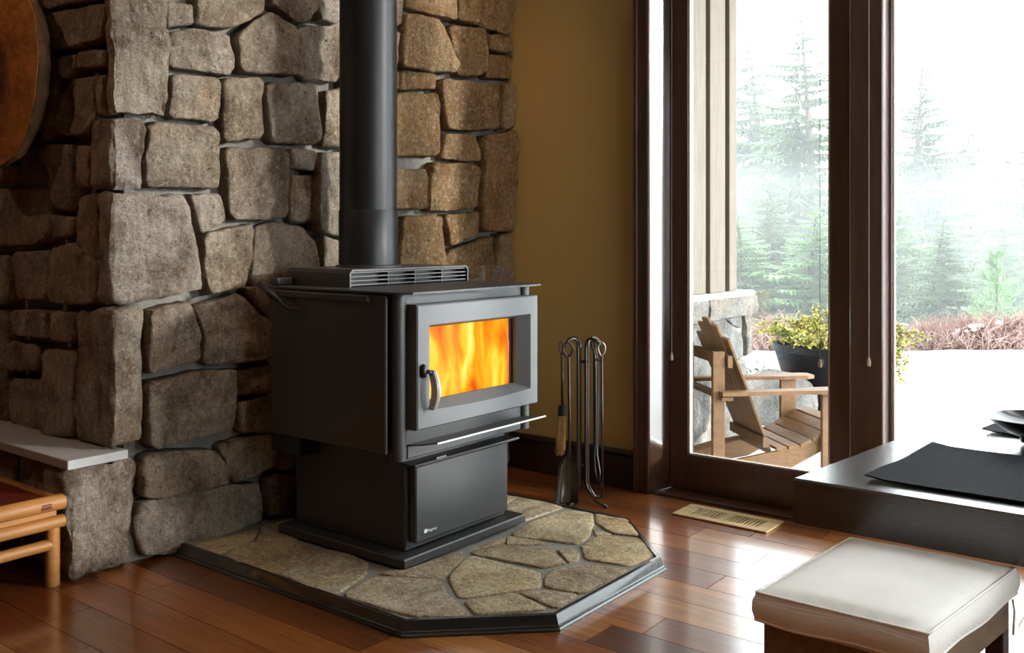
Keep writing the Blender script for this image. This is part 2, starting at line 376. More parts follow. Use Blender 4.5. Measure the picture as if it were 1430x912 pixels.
# casing of the door
cs = MB().box(-2.0, DX0 - .034, 3.372, WY, 0, HEAD + .1, .006)
tr = tag(cs.build('trim_1', M['dark_wood']), 'dark stained door casing beside the ochre wall', 'trim', kind='structure')
MB().box(-1.995, -1.975, 3.366, 3.374, 0, HEAD + .1, .003).build('casing_bead', M['dark_wood'], tr)
MB().box(-1.937, -1.921, 3.366, 3.374, 0, HEAD + .1, .003).build('casing_bead', M['dark_wood'], tr)
tr2 = tag(MB().prism([(DX0 - .034, 3.374, .012), (DX0, 3.479, .012), (DX0, WY + .16, .012), (DX0 - .05, WY + .16, .012), (DX0 - .05, 3.401, .012), (DX0 - .034, 3.401, .012)], (0, 0, HEAD + .04)).box(DX0, WX1, WY - .02, WY + .16, HEAD, HEAD + .05, .002).build('trim_2', M['gloss_wood']), 'dark polished reveal of the glazed door catching daylight', 'trim', kind='structure')
tag(MB().box(DX0, WX1, 3.386, WY + .18, -.01, .012, .004).build('trim_3', M['dark_wood']), 'low dark wooden threshold under the glazed door', 'threshold', kind='structure')

def glazed(name, label, x0, x1, yf, st, rail, z0=.012, z1=HEAD, sr=None):
    d = thing(name, (x0, yf, z0), label, name.split('_')[0]); d['kind'] = 'structure'
    sr = sr or st; th = .045
    MB().box(x0, x0 + st, yf, yf + th, z0, z1, .003).build('stile', M['dark_wood'], d)
    MB().box(x1 - sr, x1, yf, yf + th, z0, z1, .003).build('stile', M['post_wood'], d)
    MB().box(x0 + st, x1 - sr, yf, yf + th, z0, rail, .003).build('bottom_rail', M['dark_wood'], d)
    MB().box(x0 + st, x1 - sr, yf, yf + th, z1 - .09, z1, .003).build('top_rail', M['dark_wood'], d)
    gx0, gx1, gz0, gz1 = x0 + st, x1 - sr, rail, z1 - .09
    b = MB()
    for a in ((gx0, gx0 + .006, gz0, gz1), (gx1 - .006, gx1, gz0, gz1), (gx0, gx1, gz0, gz0 + .006), (gx0, gx1, gz1 - .006, gz1)):
        b.box(a[0], a[1], yf + .006, yf + .016, a[2], a[3])
    b.build('glazing_bead', M['cord'], d)
    MB().box(gx0, gx1, yf + .018, yf + .024, gz0, gz1).build('pane', M['glass'], d)
    return d
xm0 = onY(1158, 300, 3.48).x; xm1 = onY(1192, 300, 3.48).x
glazed('door_1', 'dark framed glass sliding door onto the snowy terrace', DX0, xm1, 3.48, .082, .158, sr=xm1 - xm0)
px1 = onY(1233, 300, 3.43).x
po = MB().box(xm1 + .001, px1, 3.43, 3.57, 0, HEAD, .004)
tag(po.build('trim_4', M['post_wood']), 'dark wooden post between glass door and right window', 'post', kind='structure')
wr_ = thing('window_4', (RX1 + .05, RW0, .25), 'tall dark framed window added unseen in the right-hand wall to light the stones', 'window'); wr_['kind'] = 'structure'
for a, b, c, d in ((RW0, RW0 + .06, .25, 2.75), (RW1 - .06, RW1, .25, 2.75), ((RW0 + RW1) / 2 - .03, (RW0 + RW1) / 2 + .03, .31, 2.69)): MB().box(RX1 + .03, RX1 + .09, a, b, c, d, .003).build('stile', M['dark_wood'], wr_)
for c, d in ((.25, .31), (2.69, 2.75)): MB().box(RX1 + .03, RX1 + .09, RW0 + .06, RW1 - .06, c, d, .003).build('rail', M['dark_wood'], wr_)
for a, b in ((RW0 + .06, (RW0 + RW1) / 2 - .03), ((RW0 + RW1) / 2 + .03, RW1 - .06)): MB().box(RX1 + .055, RX1 + .061, a, b, .31, 2.69).build('pane', M['glass'], wr_)
xw = px1
for i, w in enumerate((1.15, 1.15, 1.15)):  # second and third are unseen windows added for side light on the stones
    x1 = min(xw + w, WX1 - .07)
    glazed('window_%d' % (i + 1), ['large dark framed window right of the wooden post', 'second large dark framed window added out of view to light the stones', 'third large dark framed window added out of view to light the stones'][i], xw + .002, x1, 3.49, .012 if i == 0 else .05, .10, z0=.012, sr=.05)
    tag(MB().box(x1 + .001, x1 + .07, 3.43, 3.57, 0, HEAD, .004).build('trim_%d' % (5 + i), M['dark_wood']), 'dark wooden window post number %s beyond the frame' % ['one', 'two', 'three'][i], 'post', kind='structure')
    xw = x1 + .07

# ------------------------------------------------------------------ fieldstone masonry
def chaikin(p, t=.18):
    o = []
    for i in range(len(p)):
        a, b = p[i], p[(i + 1) % len(p)]
        o += [(a[0] + (b[0] - a[0]) * t, a[1] + (b[1] - a[1]) * t), (a[0] + (b[0] - a[0]) * (1 - t), a[1] + (b[1] - a[1]) * (1 - t))]
    return o
def resample(p, step):
    o = []
    for i in range(len(p)):
        a, b = p[i], p[(i + 1) % len(p)]
        L = math.hypot(b[0] - a[0], b[1] - a[1]); n = max(1, int(round(L / step)))
        for k in range(n): o.append((a[0] + (b[0] - a[0]) * k / n, a[1] + (b[1] - a[1]) * k / n))
    return o
def grow(p, o):
    n = len(p); ar = sum(p[i][0] * p[(i + 1) % n][1] - p[(i + 1) % n][0] * p[i][1] for i in range(n)); sg = 1 if ar > 0 else -1; q = []
    for i in range(n):
        a, b, c = Vector(p[i - 1]), Vector(p[i]), Vector(p[(i + 1) % n]); d1 = (b - a).normalized(); d2 = (c - b).normalized()
        n1 = Vector((d1.y, -d1.x)) * sg; n2 = Vector((d2.y, -d2.x)) * sg; m = n1 + n2
        m = m / max(.5, m.length_squared / 2); q.append((b.x + m.x * o, b.y + m.y * o))
    return q
def stone(poly, fn, name, m, parent, proud=.05, back=.06, step=.020, rough=1., seed=None, edge=1., tilt=.05, gr=.0):
    """poly: 2d outline; fn(a, b, n) -> 3d point, n metres out of the reference face. Own rough-hewn solid."""
    sd = R.uniform(0, 90) if seed is None else seed
    p = resample(chaikin(grow(poly, gr) if gr else poly, .09), step)
    cx = sum(q[0] for q in p) / len(p); cy_ = sum(q[1] for q in p) / len(p)
    rad = sum(math.hypot(q[0] - cx, q[1] - cy_) for q in p) / len(p)
    q2 = []
    for q in p:
        w = rough * edge * (.007 * nz((q[0], q[1], sd), 14) + .005 * nz((q[0], q[1], sd), 45))
        d = math.hypot(q[0] - cx, q[1] - cy_) + 1e-6
        q2.append((q[0] + (q[0] - cx) / d * w, q[1] + (q[1] - cy_) / d * w))
    ta, tb = R.uniform(-tilt, tilt), R.uniform(-tilt, tilt)
    fa, fb, fc = R.uniform(-1, 1), R.uniform(-1, 1), R.uniform(.2, .8)
    off = R.uniform(-.012, .012) * rough
    def dep(a, b, s):
        z = off + ta * (a - cx) + tb * (b - cy_)
        z += rough * (.016 * nz((a, b, sd), 8) + .010 * nz((a, b, sd + 9), 20) + .005 * nz((a, b, sd + 3), 50))
        f = (fa * (a - cx) + fb * (b - cy_)) / rad - fc
        if f > 0: z -= .022 * rough * f
        return z
    rings = []
    ins = min(.008 * edge, rad * .3)
    for s, d0 in ((0., -back), (0., -.016), (.15, -.005), (.5, .001), (1., .003)):
        r = []
        for a, b in q2:
            k = 1 - s * ins / rad; A = cx + (a - cx) * k; B = cy_ + (b - cy_) * k
            r.append(fn(A, B, d0 if s == 0 and d0 < -.03 else d0 + dep(A, B, s) * (.6 if s < .1 else 1)))
        rings.append(r)
    base = 1 - ins / rad
    nr = max(2, min(9, int(rad / .016)))
    for i in range(1, nr):
        k = base * (1 - i / nr); r = []
        for a, b in q2:
            A = cx + (a - cx) * k; B = cy_ + (b - cy_) * k
            r.append(fn(A, B, .004 + dep(A, B, 1)))
        rings.append(r)
    mb = MB(); n = len(q2)
    vs = [v for r in rings for v in r] + [fn(cx, cy_, .004 + dep(cx, cy_, 1))]
    fs = []
    for i in range(len(rings) - 1):
        for j in range(n):
            k = (j + 1) % n; fs.append((i * n + j, i * n + k, (i + 1) * n + k, (i + 1) * n + j))
    L = (len(rings) - 1) * n
    for j in range(n): fs.append((L + j, L + (j + 1) % n, len(vs) - 1))
    mb.add(vs, fs)
    return mb.build(name, m, parent, smooth=True, autos=50)

NF = Vector((1, -.085, 0)).normalized()
def fnF(a, b, n): return Vector((faceX(a), a, b)) + NF * n        # right-hand face, a = y, b = z
def fnL(a, b, n): return Vector((a, YC - n, b))                   # left return, a = x
def pxF(u, v):
    d = ray(u, v)   # plane x = -2.765 + .085 (y - 1.75)
    t = (-2.765 - .085 * 1.75) / (d.x - .085 * d.y); p = CP + d * t
    return (p.y, p.z)
def pxL(u, v):
    p = onY(u, v, YC); return (p.x, p.z)

MD = .066   # joints lie this far behind the stone faces
y_end = WY + .001
core = MB()
def cf(y, o): return faceX(y) - o
core.prism([(cf(YC + MD, MD), YC + MD, 0), (cf(WY, MD), WY, 0), (-3.1, WY, 0), (-4.6, YC + .6, 0), (-4.6, YC + MD, 0)], (0, 0, CEIL))
wall = tag(core.build('wall_stone', M['mortar']), 'fieldstone wall and chimney corner with recessed grey mortar behind the stove', 'stone wall', kind='structure')

right = [
 [(237,2),(271,7),(271,34),(236,37)], [(274,-8),(368,-8),(371,14),(326,40),(274,34)], [(237,45),(268,39),(322,47),(330,93),(321,105),(295,101),(238,92)],
 [(332,48),(377,14),(416,37),(419,103),(406,105),(334,99)], [(375,-8),(444,-8),(445,8),(432,29),(414,29),(379,6)], [(447,-8),(478,-8),(478,31),(451,27),(446,17)],
 [(419,37),(429,34),(478,36),(478,113),(429,110),(422,101)], [(240,103),(310,108),(309,170),(240,164)], [(312,110),(364,108),(369,194),(315,198)],
 [(375,114),(451,116),(453,201),(379,201)], [(455,127),(480,122),(480,207),(455,204)], [(208,169),(308,178),(308,260),(283,263),(206,260)],
 [(316,205),(407,207),(405,306),(324,306)], [(411,207),(443,211),(442,238),(412,235)], [(411,243),(439,244),(437,310),(408,310)],
 [(446,213),(480,213),(480,331),(441,322)], [(267,272),(309,270),(318,306),(282,326)], [(284,328),(359,311),(345,403),(292,410)],
 [(362,318),(385,309),(425,317),(446,345),(450,408),(395,414),(351,398)], [(452,330),(480,337),(480,400),(455,400)],
 [(206,435),(265,422),(284,468),(282,503),(207,524)], [(273,430),(335,410),(379,454),(381,500),(300,511),(288,505),(288,470)],
 [(344,403),(362,400),(386,424),(386,458)], [(206,536),(268,522),(332,517),(333,549),(325,599),(300,605),(218,627),(205,618)],
 [(338,519),(384,507),(384,550),(340,553)], [(335,564),(384,555),(384,601),(336,606)],
 [(217,633),(301,627),(321,655),(321,676),(250,693),(200,696),(197,660),(204,640)], [(308,623),(379,603),(391,606),(389,652),(336,674),(326,666)],
 [(394,618),(424,610),(424,648),(393,658)], [(377,669),(424,655),(424,713),(376,722)], [(198,703),(306,681),(362,676),(367,700),(365,727),(245,775),(204,779),(195,730)],
 [(568,20),(610,26),(621,37),(637,90),(634,102),(566,94),(562,88),(565,40)], [(628,35),(681,40),(680,99),(671,106),(642,105)],
 [(685,48),(718,52),(719,74),(685,70)], [(683,77),(719,79),(718,110),(682,109)], [(573,-8),(636,-8),(638,28),(597,18),(571,8)],
 [(639,-8),(671,-8),(671,35),(640,28)], [(674,-8),(720,-8),(720,35),(715,48),(674,37)], [(564,97),(612,103),(613,123),(564,125)],
 [(616,110),(695,118),(699,140),(696,180),(643,183),(622,178)], [(702,116),(720,116),(720,178),(702,182)], [(552,131),(612,129),(618,167),(617,218),(552,217)],
 [(623,187),(667,187),(672,206),(671,225),(622,222)], [(676,191),(718,184),(720,322),(676,324)], [(550,237),(593,235),(597,246),(596,291),(550,292)],
 [(606,227),(671,231),(671,289),(628,295),(600,293)], [(566,303),(616,300),(621,333),(624,395),(560,395)], [(622,300),(671,296),(671,327),(626,344)],
 [(628,352),(690,330),(694,338),(690,402),(628,402)], [(698,327),(719,325),(719,402),(695,402)],
 [(500,-8),(568,-8),(563,36),(500,38)], [(483,43),(560,42),(558,94),(483,94)], [(484,100),(558,99),(558,125),(484,126)], [(484,132),(548,131),(548,215),(484,210)],
 [(484,217),(546,225),(546,290),(484,288)], [(484,296),(558,300),(554,400),(484,400)],
]
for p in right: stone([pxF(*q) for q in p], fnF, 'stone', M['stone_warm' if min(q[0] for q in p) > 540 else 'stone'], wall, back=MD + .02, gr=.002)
# stones hidden behind the stove, and those above the picture, in random rough courses
def courses(z0, z1, a0, a1, fn, hmin, hmax, lmin, lmax, g=.012, topline=None):
    z = z0
    while z < z1 - .04:
        h = R.uniform(hmin, hmax)
        if z + h > z1 - .06: h = z1 - z
        a = a0
        while a < a1 - .02:
            L = R.uniform(lmin, lmax)
            if a + L > a1 - .08: L = a1 - a
            j = lambda s=.012: R.uniform(-s, s)
            stone([(a + g + abs(j(.006)), z + g), (a + L - g, z + g + j()), (a + L - g + j(.006), z + h - g), (a + L / 2, z + h - g + j(.008)), (a + g, z + h - g + j())], fn, 'stone', M['stone'], wall, back=MD + .02, step=.035)
            a += L
        z += h
yb = pxF(390, 500)[0]
courses(0, .93, yb + .03, WY, fnF, .14, .22, .18, .34)
yu = pxF(237, 0)[0]
courses(2.13, CEIL, 2.62, WY, fnF, .16, .24, .16, .32)
courses(1.95, CEIL, yu, 2.62, fnF, .16, .24, .16, .32)
left = [
 [(60,22),(139,3),(146,9),(138,56),(75,73),(66,50)], [(60,-8),(142,-8),(135,-1),(62,17)], [(110,70),(144,67),(144,93),(109,97)], [(80,78),(106,73),(105,95),(92,111),(82,105)],
 [(82,142),(100,108),(127,103),(129,165),(121,189),(76,189)], [(131,103),(145,101),(143,161),(132,163)], [(21,222),(60,198),(60,257),(20,252)], [(64,200),(101,201),(98,297),(68,292)],
 [(104,203),(122,204),(121,262),(104,264)], [(-25,228),(17,230),(18,254),(-25,255)], [(-25,262),(62,263),(65,330),(45,345),(-25,345)], [(67,299),(100,303),(100,331),(69,335)],
 [(104,271),(134,270),(135,362),(105,364)], [(12,352),(62,348),(62,420),(14,420)], [(-30,355),(8,355),(10,425),(-30,425)], [(66,345),(100,337),(135,369),(135,423),(95,427),(66,423)],
 [(16,432),(67,433),(68,474),(20,468)], [(71,434),(103,436),(104,480),(72,478)], [(14,475),(54,482),(54,520),(14,518)], [(57,487),(103,486),(104,612),(57,606)], [(14,527),(53,528),(53,605),(14,598)],
 [(-30,432),(12,432),(10,592),(-30,588)], [(-30,40),(18,20),(58,60),(60,130),(20,215),(-30,222)], [(62,76),(76,78),(78,130),(72,190),(62,195)],
 [(-30,-8),(56,-8),(56,16),(14,18),(-30,34)],
]
for p in left: stone([pxL(*q) for q in p], fnL, 'stone', M['stone'], wall, back=MD + .02, rough=.8, gr=-.002)
xl = pxL(-33, 300)[0]
courses(0.39, CEIL, -4.55, xl - .01, fnL, .18, .26, .2, .36)
courses(1.88, CEIL, xl, -2.93, fnL, .18, .26, .18, .3)

def corner_block(front, lx, name='cornerstone', parent=None, fx=None, ybk=None, m=None, cuts=13, rough=1.):
    """front: z/y of the lower-left, lower-right, upper-right, upper-left of the front; lx: how far the left face runs back."""
    (y0, z0), (y1, z1), (y2, z2), (y3, z3) = front
    X = fx or faceX
    xb = lambda y: X(y) - MD - .03
    P = [(lx, y0, z0), (X(y0), y0, z0), (X(y1), y1, z1), (lx, y1, z1), (lx, y3, z3), (X(y3), y3, z3), (X(y2), y2, z2), (lx, y2, z2)]
    P = [Vector(p) for p in P]
    bm = bmesh.new(); bmesh.ops.create_cube(bm, size=2.); bmesh.ops.subdivide_edges(bm, edges=bm.edges[:], cuts=cuts, use_grid_fill=True)
    sd = R.uniform(0, 90); cen = sum(P, Vector()) / 8
    vs = []; idx = {}
    for i, v in enumerate(bm.verts):
        a, b, c = [(q + 1) / 2 for q in v.co]
        lo = (P[0] * (1 - a) + P[1] * a) * (1 - b) + (P[3] * (1 - a) + P[2] * a) * b
        hi = (P[4] * (1 - a) + P[5] * a) * (1 - b) + (P[7] * (1 - a) + P[6] * a) * b
        p = lo * (1 - c) + hi * c
        ne = sum(abs(abs(q) - 1) < 1e-4 for q in v.co)
        if ne >= 2: p += (cen - p).normalized() * (.010 if ne == 2 else .018)
        nrm = Vector([(1 if q > 0 else -1) if abs(abs(q) - 1) < 1e-4 else 0 for q in v.co]).normalized()
        p += nrm * rough * (.015 * nz(p, 8, sd) + .010 * nz(p, 22, sd) + .005 * nz(p, 50, sd))
        vs.append(p); idx[v] = i
    fs = [tuple(idx[v] for v in f.verts) for f in bm.faces]; bm.free()
    return MB().add(vs, fs).build(name, m or M['stone'], parent, smooth=True, autos=55)
def cfr(u0, v0, u1, v1, u2, v2, u3, v3): return [pxF(u0, v0), pxF(u1, v1), pxF(u2, v2), pxF(u3, v3)]
yk = YC - .004
for (u1, vb, vb2, vt2, vt, ul) in ((235, 160, 163, -30, -30, 151), (202, 263, 262, 170, 166, 126), (0, 0, 0, 0, 0, 138), (201, 625, 618, 430, 437, 107)):
    if u1 == 0:
        fr = [pxF(170, 423), pxF(287, 408), pxF(262, 272), pxF(170, 270)]
    else:
        fr = [pxF(170, vb), pxF(u1, vb2), pxF(u1, vt2), pxF(170, vt)]
    fr[0] = (yk, fr[0][1]); fr[3] = (yk, fr[3][1])
    corner_block(fr, pxL(ul, 300)[0], parent=wall)
zt = pxF(170, -30)[1]
z = zt + .02
while z < CEIL - .05:
    h = min(R.uniform(.2, .3), CEIL - z); e = yk + R.uniform(.16, .22)
    corner_block([(yk, z), (e, z), (e, z + h - .02), (yk, z + h - .02)], -2.92 + R.uniform(-.03, .03), parent=wall); z += h
# raised ledge on the left return: end block, face stones and slate top
lb = [(1.435, .012), (1.625, .012), (1.645, .335), (1.43, .340)]
led = thing('stone_ledge', (-3.4, 1.5, 0), 'raised stone ledge with a grey slate top left of the stone corner', 'ledge')
corner_block(lb, -2.93, 'end_stone', led, fx=lambda y: -2.80 + .02 * (y - 1.5), cuts=16, rough=1.35)
x = -2.945
while x > -4.4:
    w = R.uniform(.2, .3); corner_block([(1.44, .012), (1.56, .012), (1.56, .335), (1.44, .335)], x - w, 'face_stone', led, fx=lambda y, x=x: x); x -= w + .015
MB().box(-4.5, -2.762, 1.408, 1.60, .352, .380, .002).build('slate_top', M['slab'], led)
MB().box(-4.5, -2.84, 1.47, 1.60, .0, .352).build('mortar_core', M['mortar'], led)

# round wood slice hung on the left return
wsx, wsz = -3.31, 1.585
def slr(a):
    base = 1 / math.sqrt((math.cos(a) / .262) ** 2 + (math.sin(a) / .30) ** 2)
    if math.sin(a) > 0: base = 1 / math.sqrt((math.cos(a) / .262) ** 2 + (math.sin(a) / .36) ** 2)
    return base * (1 + .035 * math.sin(3 * a + .5) + .03 * nz((math.cos(a) * 3, math.sin(a) * 3, 2), 1.3) + .03 * nz((math.cos(a) * 9, math.sin(a) * 9, 5), 1.5))
ws = thing('wood_slice', (wsx, 1.48, wsz), 'rough live-edge slice of a tree trunk hung on the stones', 'wall decoration')
N = 72
ring = lambda k, y: [(wsx + slr(2 * PI * j / N) * math.cos(2 * PI * j / N) * k, y, wsz + slr(2 * PI * j / N) * math.sin(2 * PI * j / N) * k) for j in range(N)]
MB().rings([ring(.93, 1.49), ring(.985, 1.466), ring(.97, 1.457), ring(.5, 1.455), ring(.02, 1.455)]).build('cut_face', M['slice'], ws, smooth=True, autos=40)
bk = []
for y, k in ((1.515, .86), (1.495, .93), (1.478, .985), (1.465, 1.0), (1.460, .98)):
    bk.append([(p[0] + .006 * nz(p, 40, 3), y, p[2] + .006 * nz(p, 40, 8)) for p in ring(k, y)])
MB().rings(bk).build('bark_rim', M['bark'], ws, smooth=True)

# ------------------------------------------------------------------ hearth pad
HZ = .040
pad = thing('hearth_pad', (-2.1, 2.35, 0), 'low eight-sided flagstone hearth pad with black edge under the stove', 'hearth pad')
def pado(o):   # outline at outset o from the top edge
    return [(-2.775, 1.782 - o), (-1.748 + .41 * o, 1.782 - o), (-1.455 + o, 2.065 - .41 * o), (-1.455 + o, 2.635 + .41 * o), (-1.75 + .41 * o, 2.93 + o), (-2.775, 2.93 + o)]
MB().rings([[(x, y, 0.003) for x, y in pado(-.008)], [(x, y, HZ - .006) for x, y in pado(-.008)]]).build('grout_bed', M['grout'], pad)
prof = [(.014, 0.0), (.014, .005), (.011, .009), (.008, .010), (.008, .013), (.005, .015), (-.004, HZ - .001), (-.006, HZ), (-.016, HZ), (-.016, HZ - .01), (-.016, 0.)]
for i in range(5):
    mb = MB(); ra = []; rb = []
    for o, z in prof:
        P = pado(o); ra.append((*P[i], z)); rb.append((*P[i + 1], z))
    mb.rings([ra, rb]).build('edge_trim', M['trim_bright'], pad)
flags = [
 [(268,761),(361,737),(353,752),(306,772)], [(367,735),(412,723),(440,745),(400,757),(360,754)], [(317,774),(346,757),(409,757),(444,767),(387,799),(329,785)],
 [(390,801),(444,774),(455,767),(472,768),(514,786),(510,801),(470,829),(433,819)], [(479,832),(520,804),(614,810),(625,829),(656,857),(577,860)],
 [(528,800),(562,798),(645,768),(645,782),(617,806),(566,806)], [(628,807),(652,779),(664,777),(754,799),(755,816),(750,821),(642,835)], [(647,839),(720,828),(763,850),(666,857)],
 [(725,827),(758,823),(807,831),(777,848)], [(761,818),(763,803),(779,793),(830,788),(877,795),(813,828)], [(657,772),(700,761),(772,768),(789,786),(758,792)],
 [(778,767),(802,767),(808,773),(806,781),(795,784)], [(812,761),(838,748),(896,752),(914,773),(881,789),(818,780)], [(832,717),(876,725),(891,747),(856,744),(832,729)],
 [(828,737),(853,745),(832,747)], [(740,728),(795,710),(826,716),(828,729),(820,750),(807,759),(713,747)], [(700,692),(718,692),(789,706),(738,724),(711,730),(690,712)],
 [(708,749),(758,756),(764,759),(708,760)], [(655,768),(710,748),(703,757),(664,766)],
]
fnH = lambda a, b, n: Vector((a, b, HZ - .001 + n * .35))
for p in flags:
    stone([tuple(onZ(*q, HZ)[:2]) for q in p], fnH, 'flagstone', M['flag'], pad, back=.03, rough=.55, step=.02, edge=.7, tilt=0, gr=.004)
for x0, x1, y0, y1 in ((-2.71, -2.52, 2.3, 2.66), (-2.71, -2.46, 2.69, 2.90), (-2.50, -2.30, 2.3, 2.62), (-2.44, -2.2, 2.68, 2.90), (-2.28, -2.08, 2.25, 2.6)):
    stone([(x0, y0), (x1, y0 + .01), (x1 - .02, y1), (x0 + .01, y1 - .01)], fnH, 'flagstone', M['flag'], pad, back=.03, rough=.5, step=.03, edge=.7, tilt=0)

# ------------------------------------------------------------------ wood stove
SB = HZ + .004
st = thing('wood_stove', (-2.3, 2.345, SB), 'charcoal steel wood stove on a pedestal with a fire behind its glass door', 'stove')
MB().box(-2.595, -2.003, 2.045, 2.652, SB, .073, .004).build('base_plate', M['steel'], st)
pd_ = MB().box(-2.572, -2.055, 2.103, 2.60, .0732, .40, .004)
ped = pd_.build('pedestal', M['steel'], st)
pdoor = MB().box(-2.054, -2.022, 2.118, 2.575, .100, .340, .004).build('pedestal_door', M['steel_face'], st)
MB().prism([(-2.052, 2.085, .352), (-2.052, 2.085, .341), (-2.000, 2.085, .341), (-1.992, 2.085, .347), (-1.995, 2.085, .352), (-2.012, 2.085, .348)], (0, .515, 0)).build('door_pull', M['black'], pdoor)
MB().bar((-2.013, 2.20, .351), (-2.013, 2.245, .351), .004, .004).build('latch', M['chrome'], pdoor)
# maker's badge
def text(body, size, name, m, parent, loc, rot):
    cu = bpy.data.curves.new(name, 'FONT'); cu.body = body; cu.size = size; cu.extrude = .0006
    cu.materials.append(m); o = bpy.data.objects.new(name, cu); COL.objects.link(o)
    bpy.context.view_layer.update(); me = bpy.data.meshes.new_from_object(o.evaluated_get(bpy.context.evaluated_depsgraph_get()))
    bpy.data.objects.remove(o); o = bpy.data.objects.new(name, me); COL.objects.link(o)
    o.parent = parent; o.location = Vector(loc) - Vector(parent['_o']); o.rotation_euler = rot; return o
b0 = onX(594, 741.5, -2.022)
bd = MB(); bd.rings([[(-2.0218 + dx, b0.y + .0085 * math.cos(2 * PI * j / 16), b0.z + .0065 * math.sin(2 * PI * j / 16)) for j in range(16)] for dx in (0, .002)]).build('badge', M['badge'], pdoor)
text('Regency', .0125, 'badge_lettering', M['badge'], pdoor, (-2.0205, b0.y + .010, b0.z - .005), (PI / 2, 0, PI / 2))
# body
SX0, SX1 = -2.575, -2.035
fb = MB().box(-2.575, -2.55, 2.03, 2.665, .385, .872).box(-2.55, -2.012, 2.03, 2.075, .385, .872).box(-2.55, -2.012, 2.62, 2.665, .385, .872)
fb.box(-2.55, -2.012, 2.075, 2.62, .385, .500).box(-2.55, -2.012, 2.075, 2.62, .800, .872)
body = fb.build('firebox', M['steel_face'], st)
for s, y in ((-1, 2.0), (1, 2.695)):
    y0 = y if s < 0 else y - .012
    MB().box(SX0, SX1, y0, y0 + .012, .392, .868, .003).build('side_panel', M['steel'], st)
    yy = 2.040 if s < 0 else 2.655
    mbc = MB(); c = (-2.020, yy)
    mbc.lathe([(.0235, .372), (.0235, .874)], 24, (c[0], c[1], 0)); mbc.build('corner_column', M['steel'], st, smooth=True, autos=40)
MB().box(-2.56, -2.06, 2.012, 2.03, .40, .86).build('heat_shield', M['black'], st)
MB().box(-2.56, -2.06, 2.665, 2.683, .40, .86).build('heat_shield', M['black'], st)
MB().box(-2.54, -2.10, 1.985, 2.002, .846, .868, .003).build('side_ledge', M['steel'], st)
MB().box(-2.60, -2.45, 2.02, 2.12, .325, .392, .003).build('blower_box', M['black'], st)
# top plate with a turned-down front
tp = MB(); T = [(-2.60, 2.000), (-2.0, 2.000), (-1.985, 2.008), (-1.955, 2.035), (-1.955, 2.675), (-1.985, 2.697), (-2.0, 2.70), (-2.60, 2.70)]
tp.rings([[(x, y, .873) for x, y in T], [(x, y, .879) for x, y in T]]).build('top_plate', M['steel'], st)
# convection hood on the top plate
hx = -2.30; hy0, hy1 = 2.10, 2.69
hb = MB(); hh = .937
hb.prism([(-2.62, hy0, .8795), (-2.62, hy0 + .0, hh - .012), (-2.62, hy0 + .012, hh), (-2.62, hy1 - .012, hh), (-2.62, hy1, hh - .012), (-2.62, hy1, .8795), (-2.62, hy1 - .006, .8795), (-2.62, hy1 - .006, hh - .014), (-2.62, hy1 - .016, hh - .006), (-2.62, hy0 + .016, hh - .006), (-2.62, hy0 + .006, hh - .014), (-2.62, hy0 + .006, .8795)], (.32, 0, 0))
hood = hb.build('convection_hood', M['steel'], st)
MB().box(-2.61, -2.34, hy0 + .006, hy1 - .006, .8797, hh - .008).build('hood_core', M['black'], hood)
for i in range(4):
    z = .884 + i * .0135
    MB().box(-2.339, -2.306, hy0 + .007, hy1 - .007, z, z + .0045).build('hood_slat', M['steel'], hood)
for yv in (2.28, 2.41, 2.55): MB().box(-2.3385, -2.308, yv, yv + .004, .8797, hh - .008).build('hood_divider', M['steel'], hood)
MB().box(-2.615, -2.58, 2.03, hy0 + .0, .8797, .905, .004).build('rear_flange', M['steel'], st)
# ash lip
lp = MB(); zl = .437
A = [(-2.012, 2.062, .412), (-1.93, 2.058, .4255), (-1.895, 2.085, .431), (-1.895, 2.61, .431), (-1.93, 2.637, .4255), (-2.012, 2.633, .412)]
lp.prism(A, (0, 0, .004)).build('ash_lip', M['steel'], st)
MB().box(-1.8965, -1.8935, 2.075, 2.62, .4305, .4358).build('ash_lip_edge', M['chrome'], st)
MB().box(-2.04, -2.008, 2.066, 2.63, .372, .412, .003).build('apron', M['steel_face'], st)
# damper rod on the left side
dp = [onY(420, 436, 1.996), onY(413, 432, 1.985), onY(402, 431, 1.975), onY(395, 425, 1.97), onY(361, 395, 1.96)]
MB().tube(dp, [.006, .006, .006, .007, .007], 8).build('damper_rod', M['black'], st, smooth=True)
MB().tube([onY(420, 436, 2.0), onY(420, 436, 1.988)], .017, 14).build('damper_knob', M['black'], st)
MB().tube([onY(394, 424, 1.97), onY(362, 396, 1.9605)], .0105, 10).build('damper_grip', M['black'], st, smooth=True)
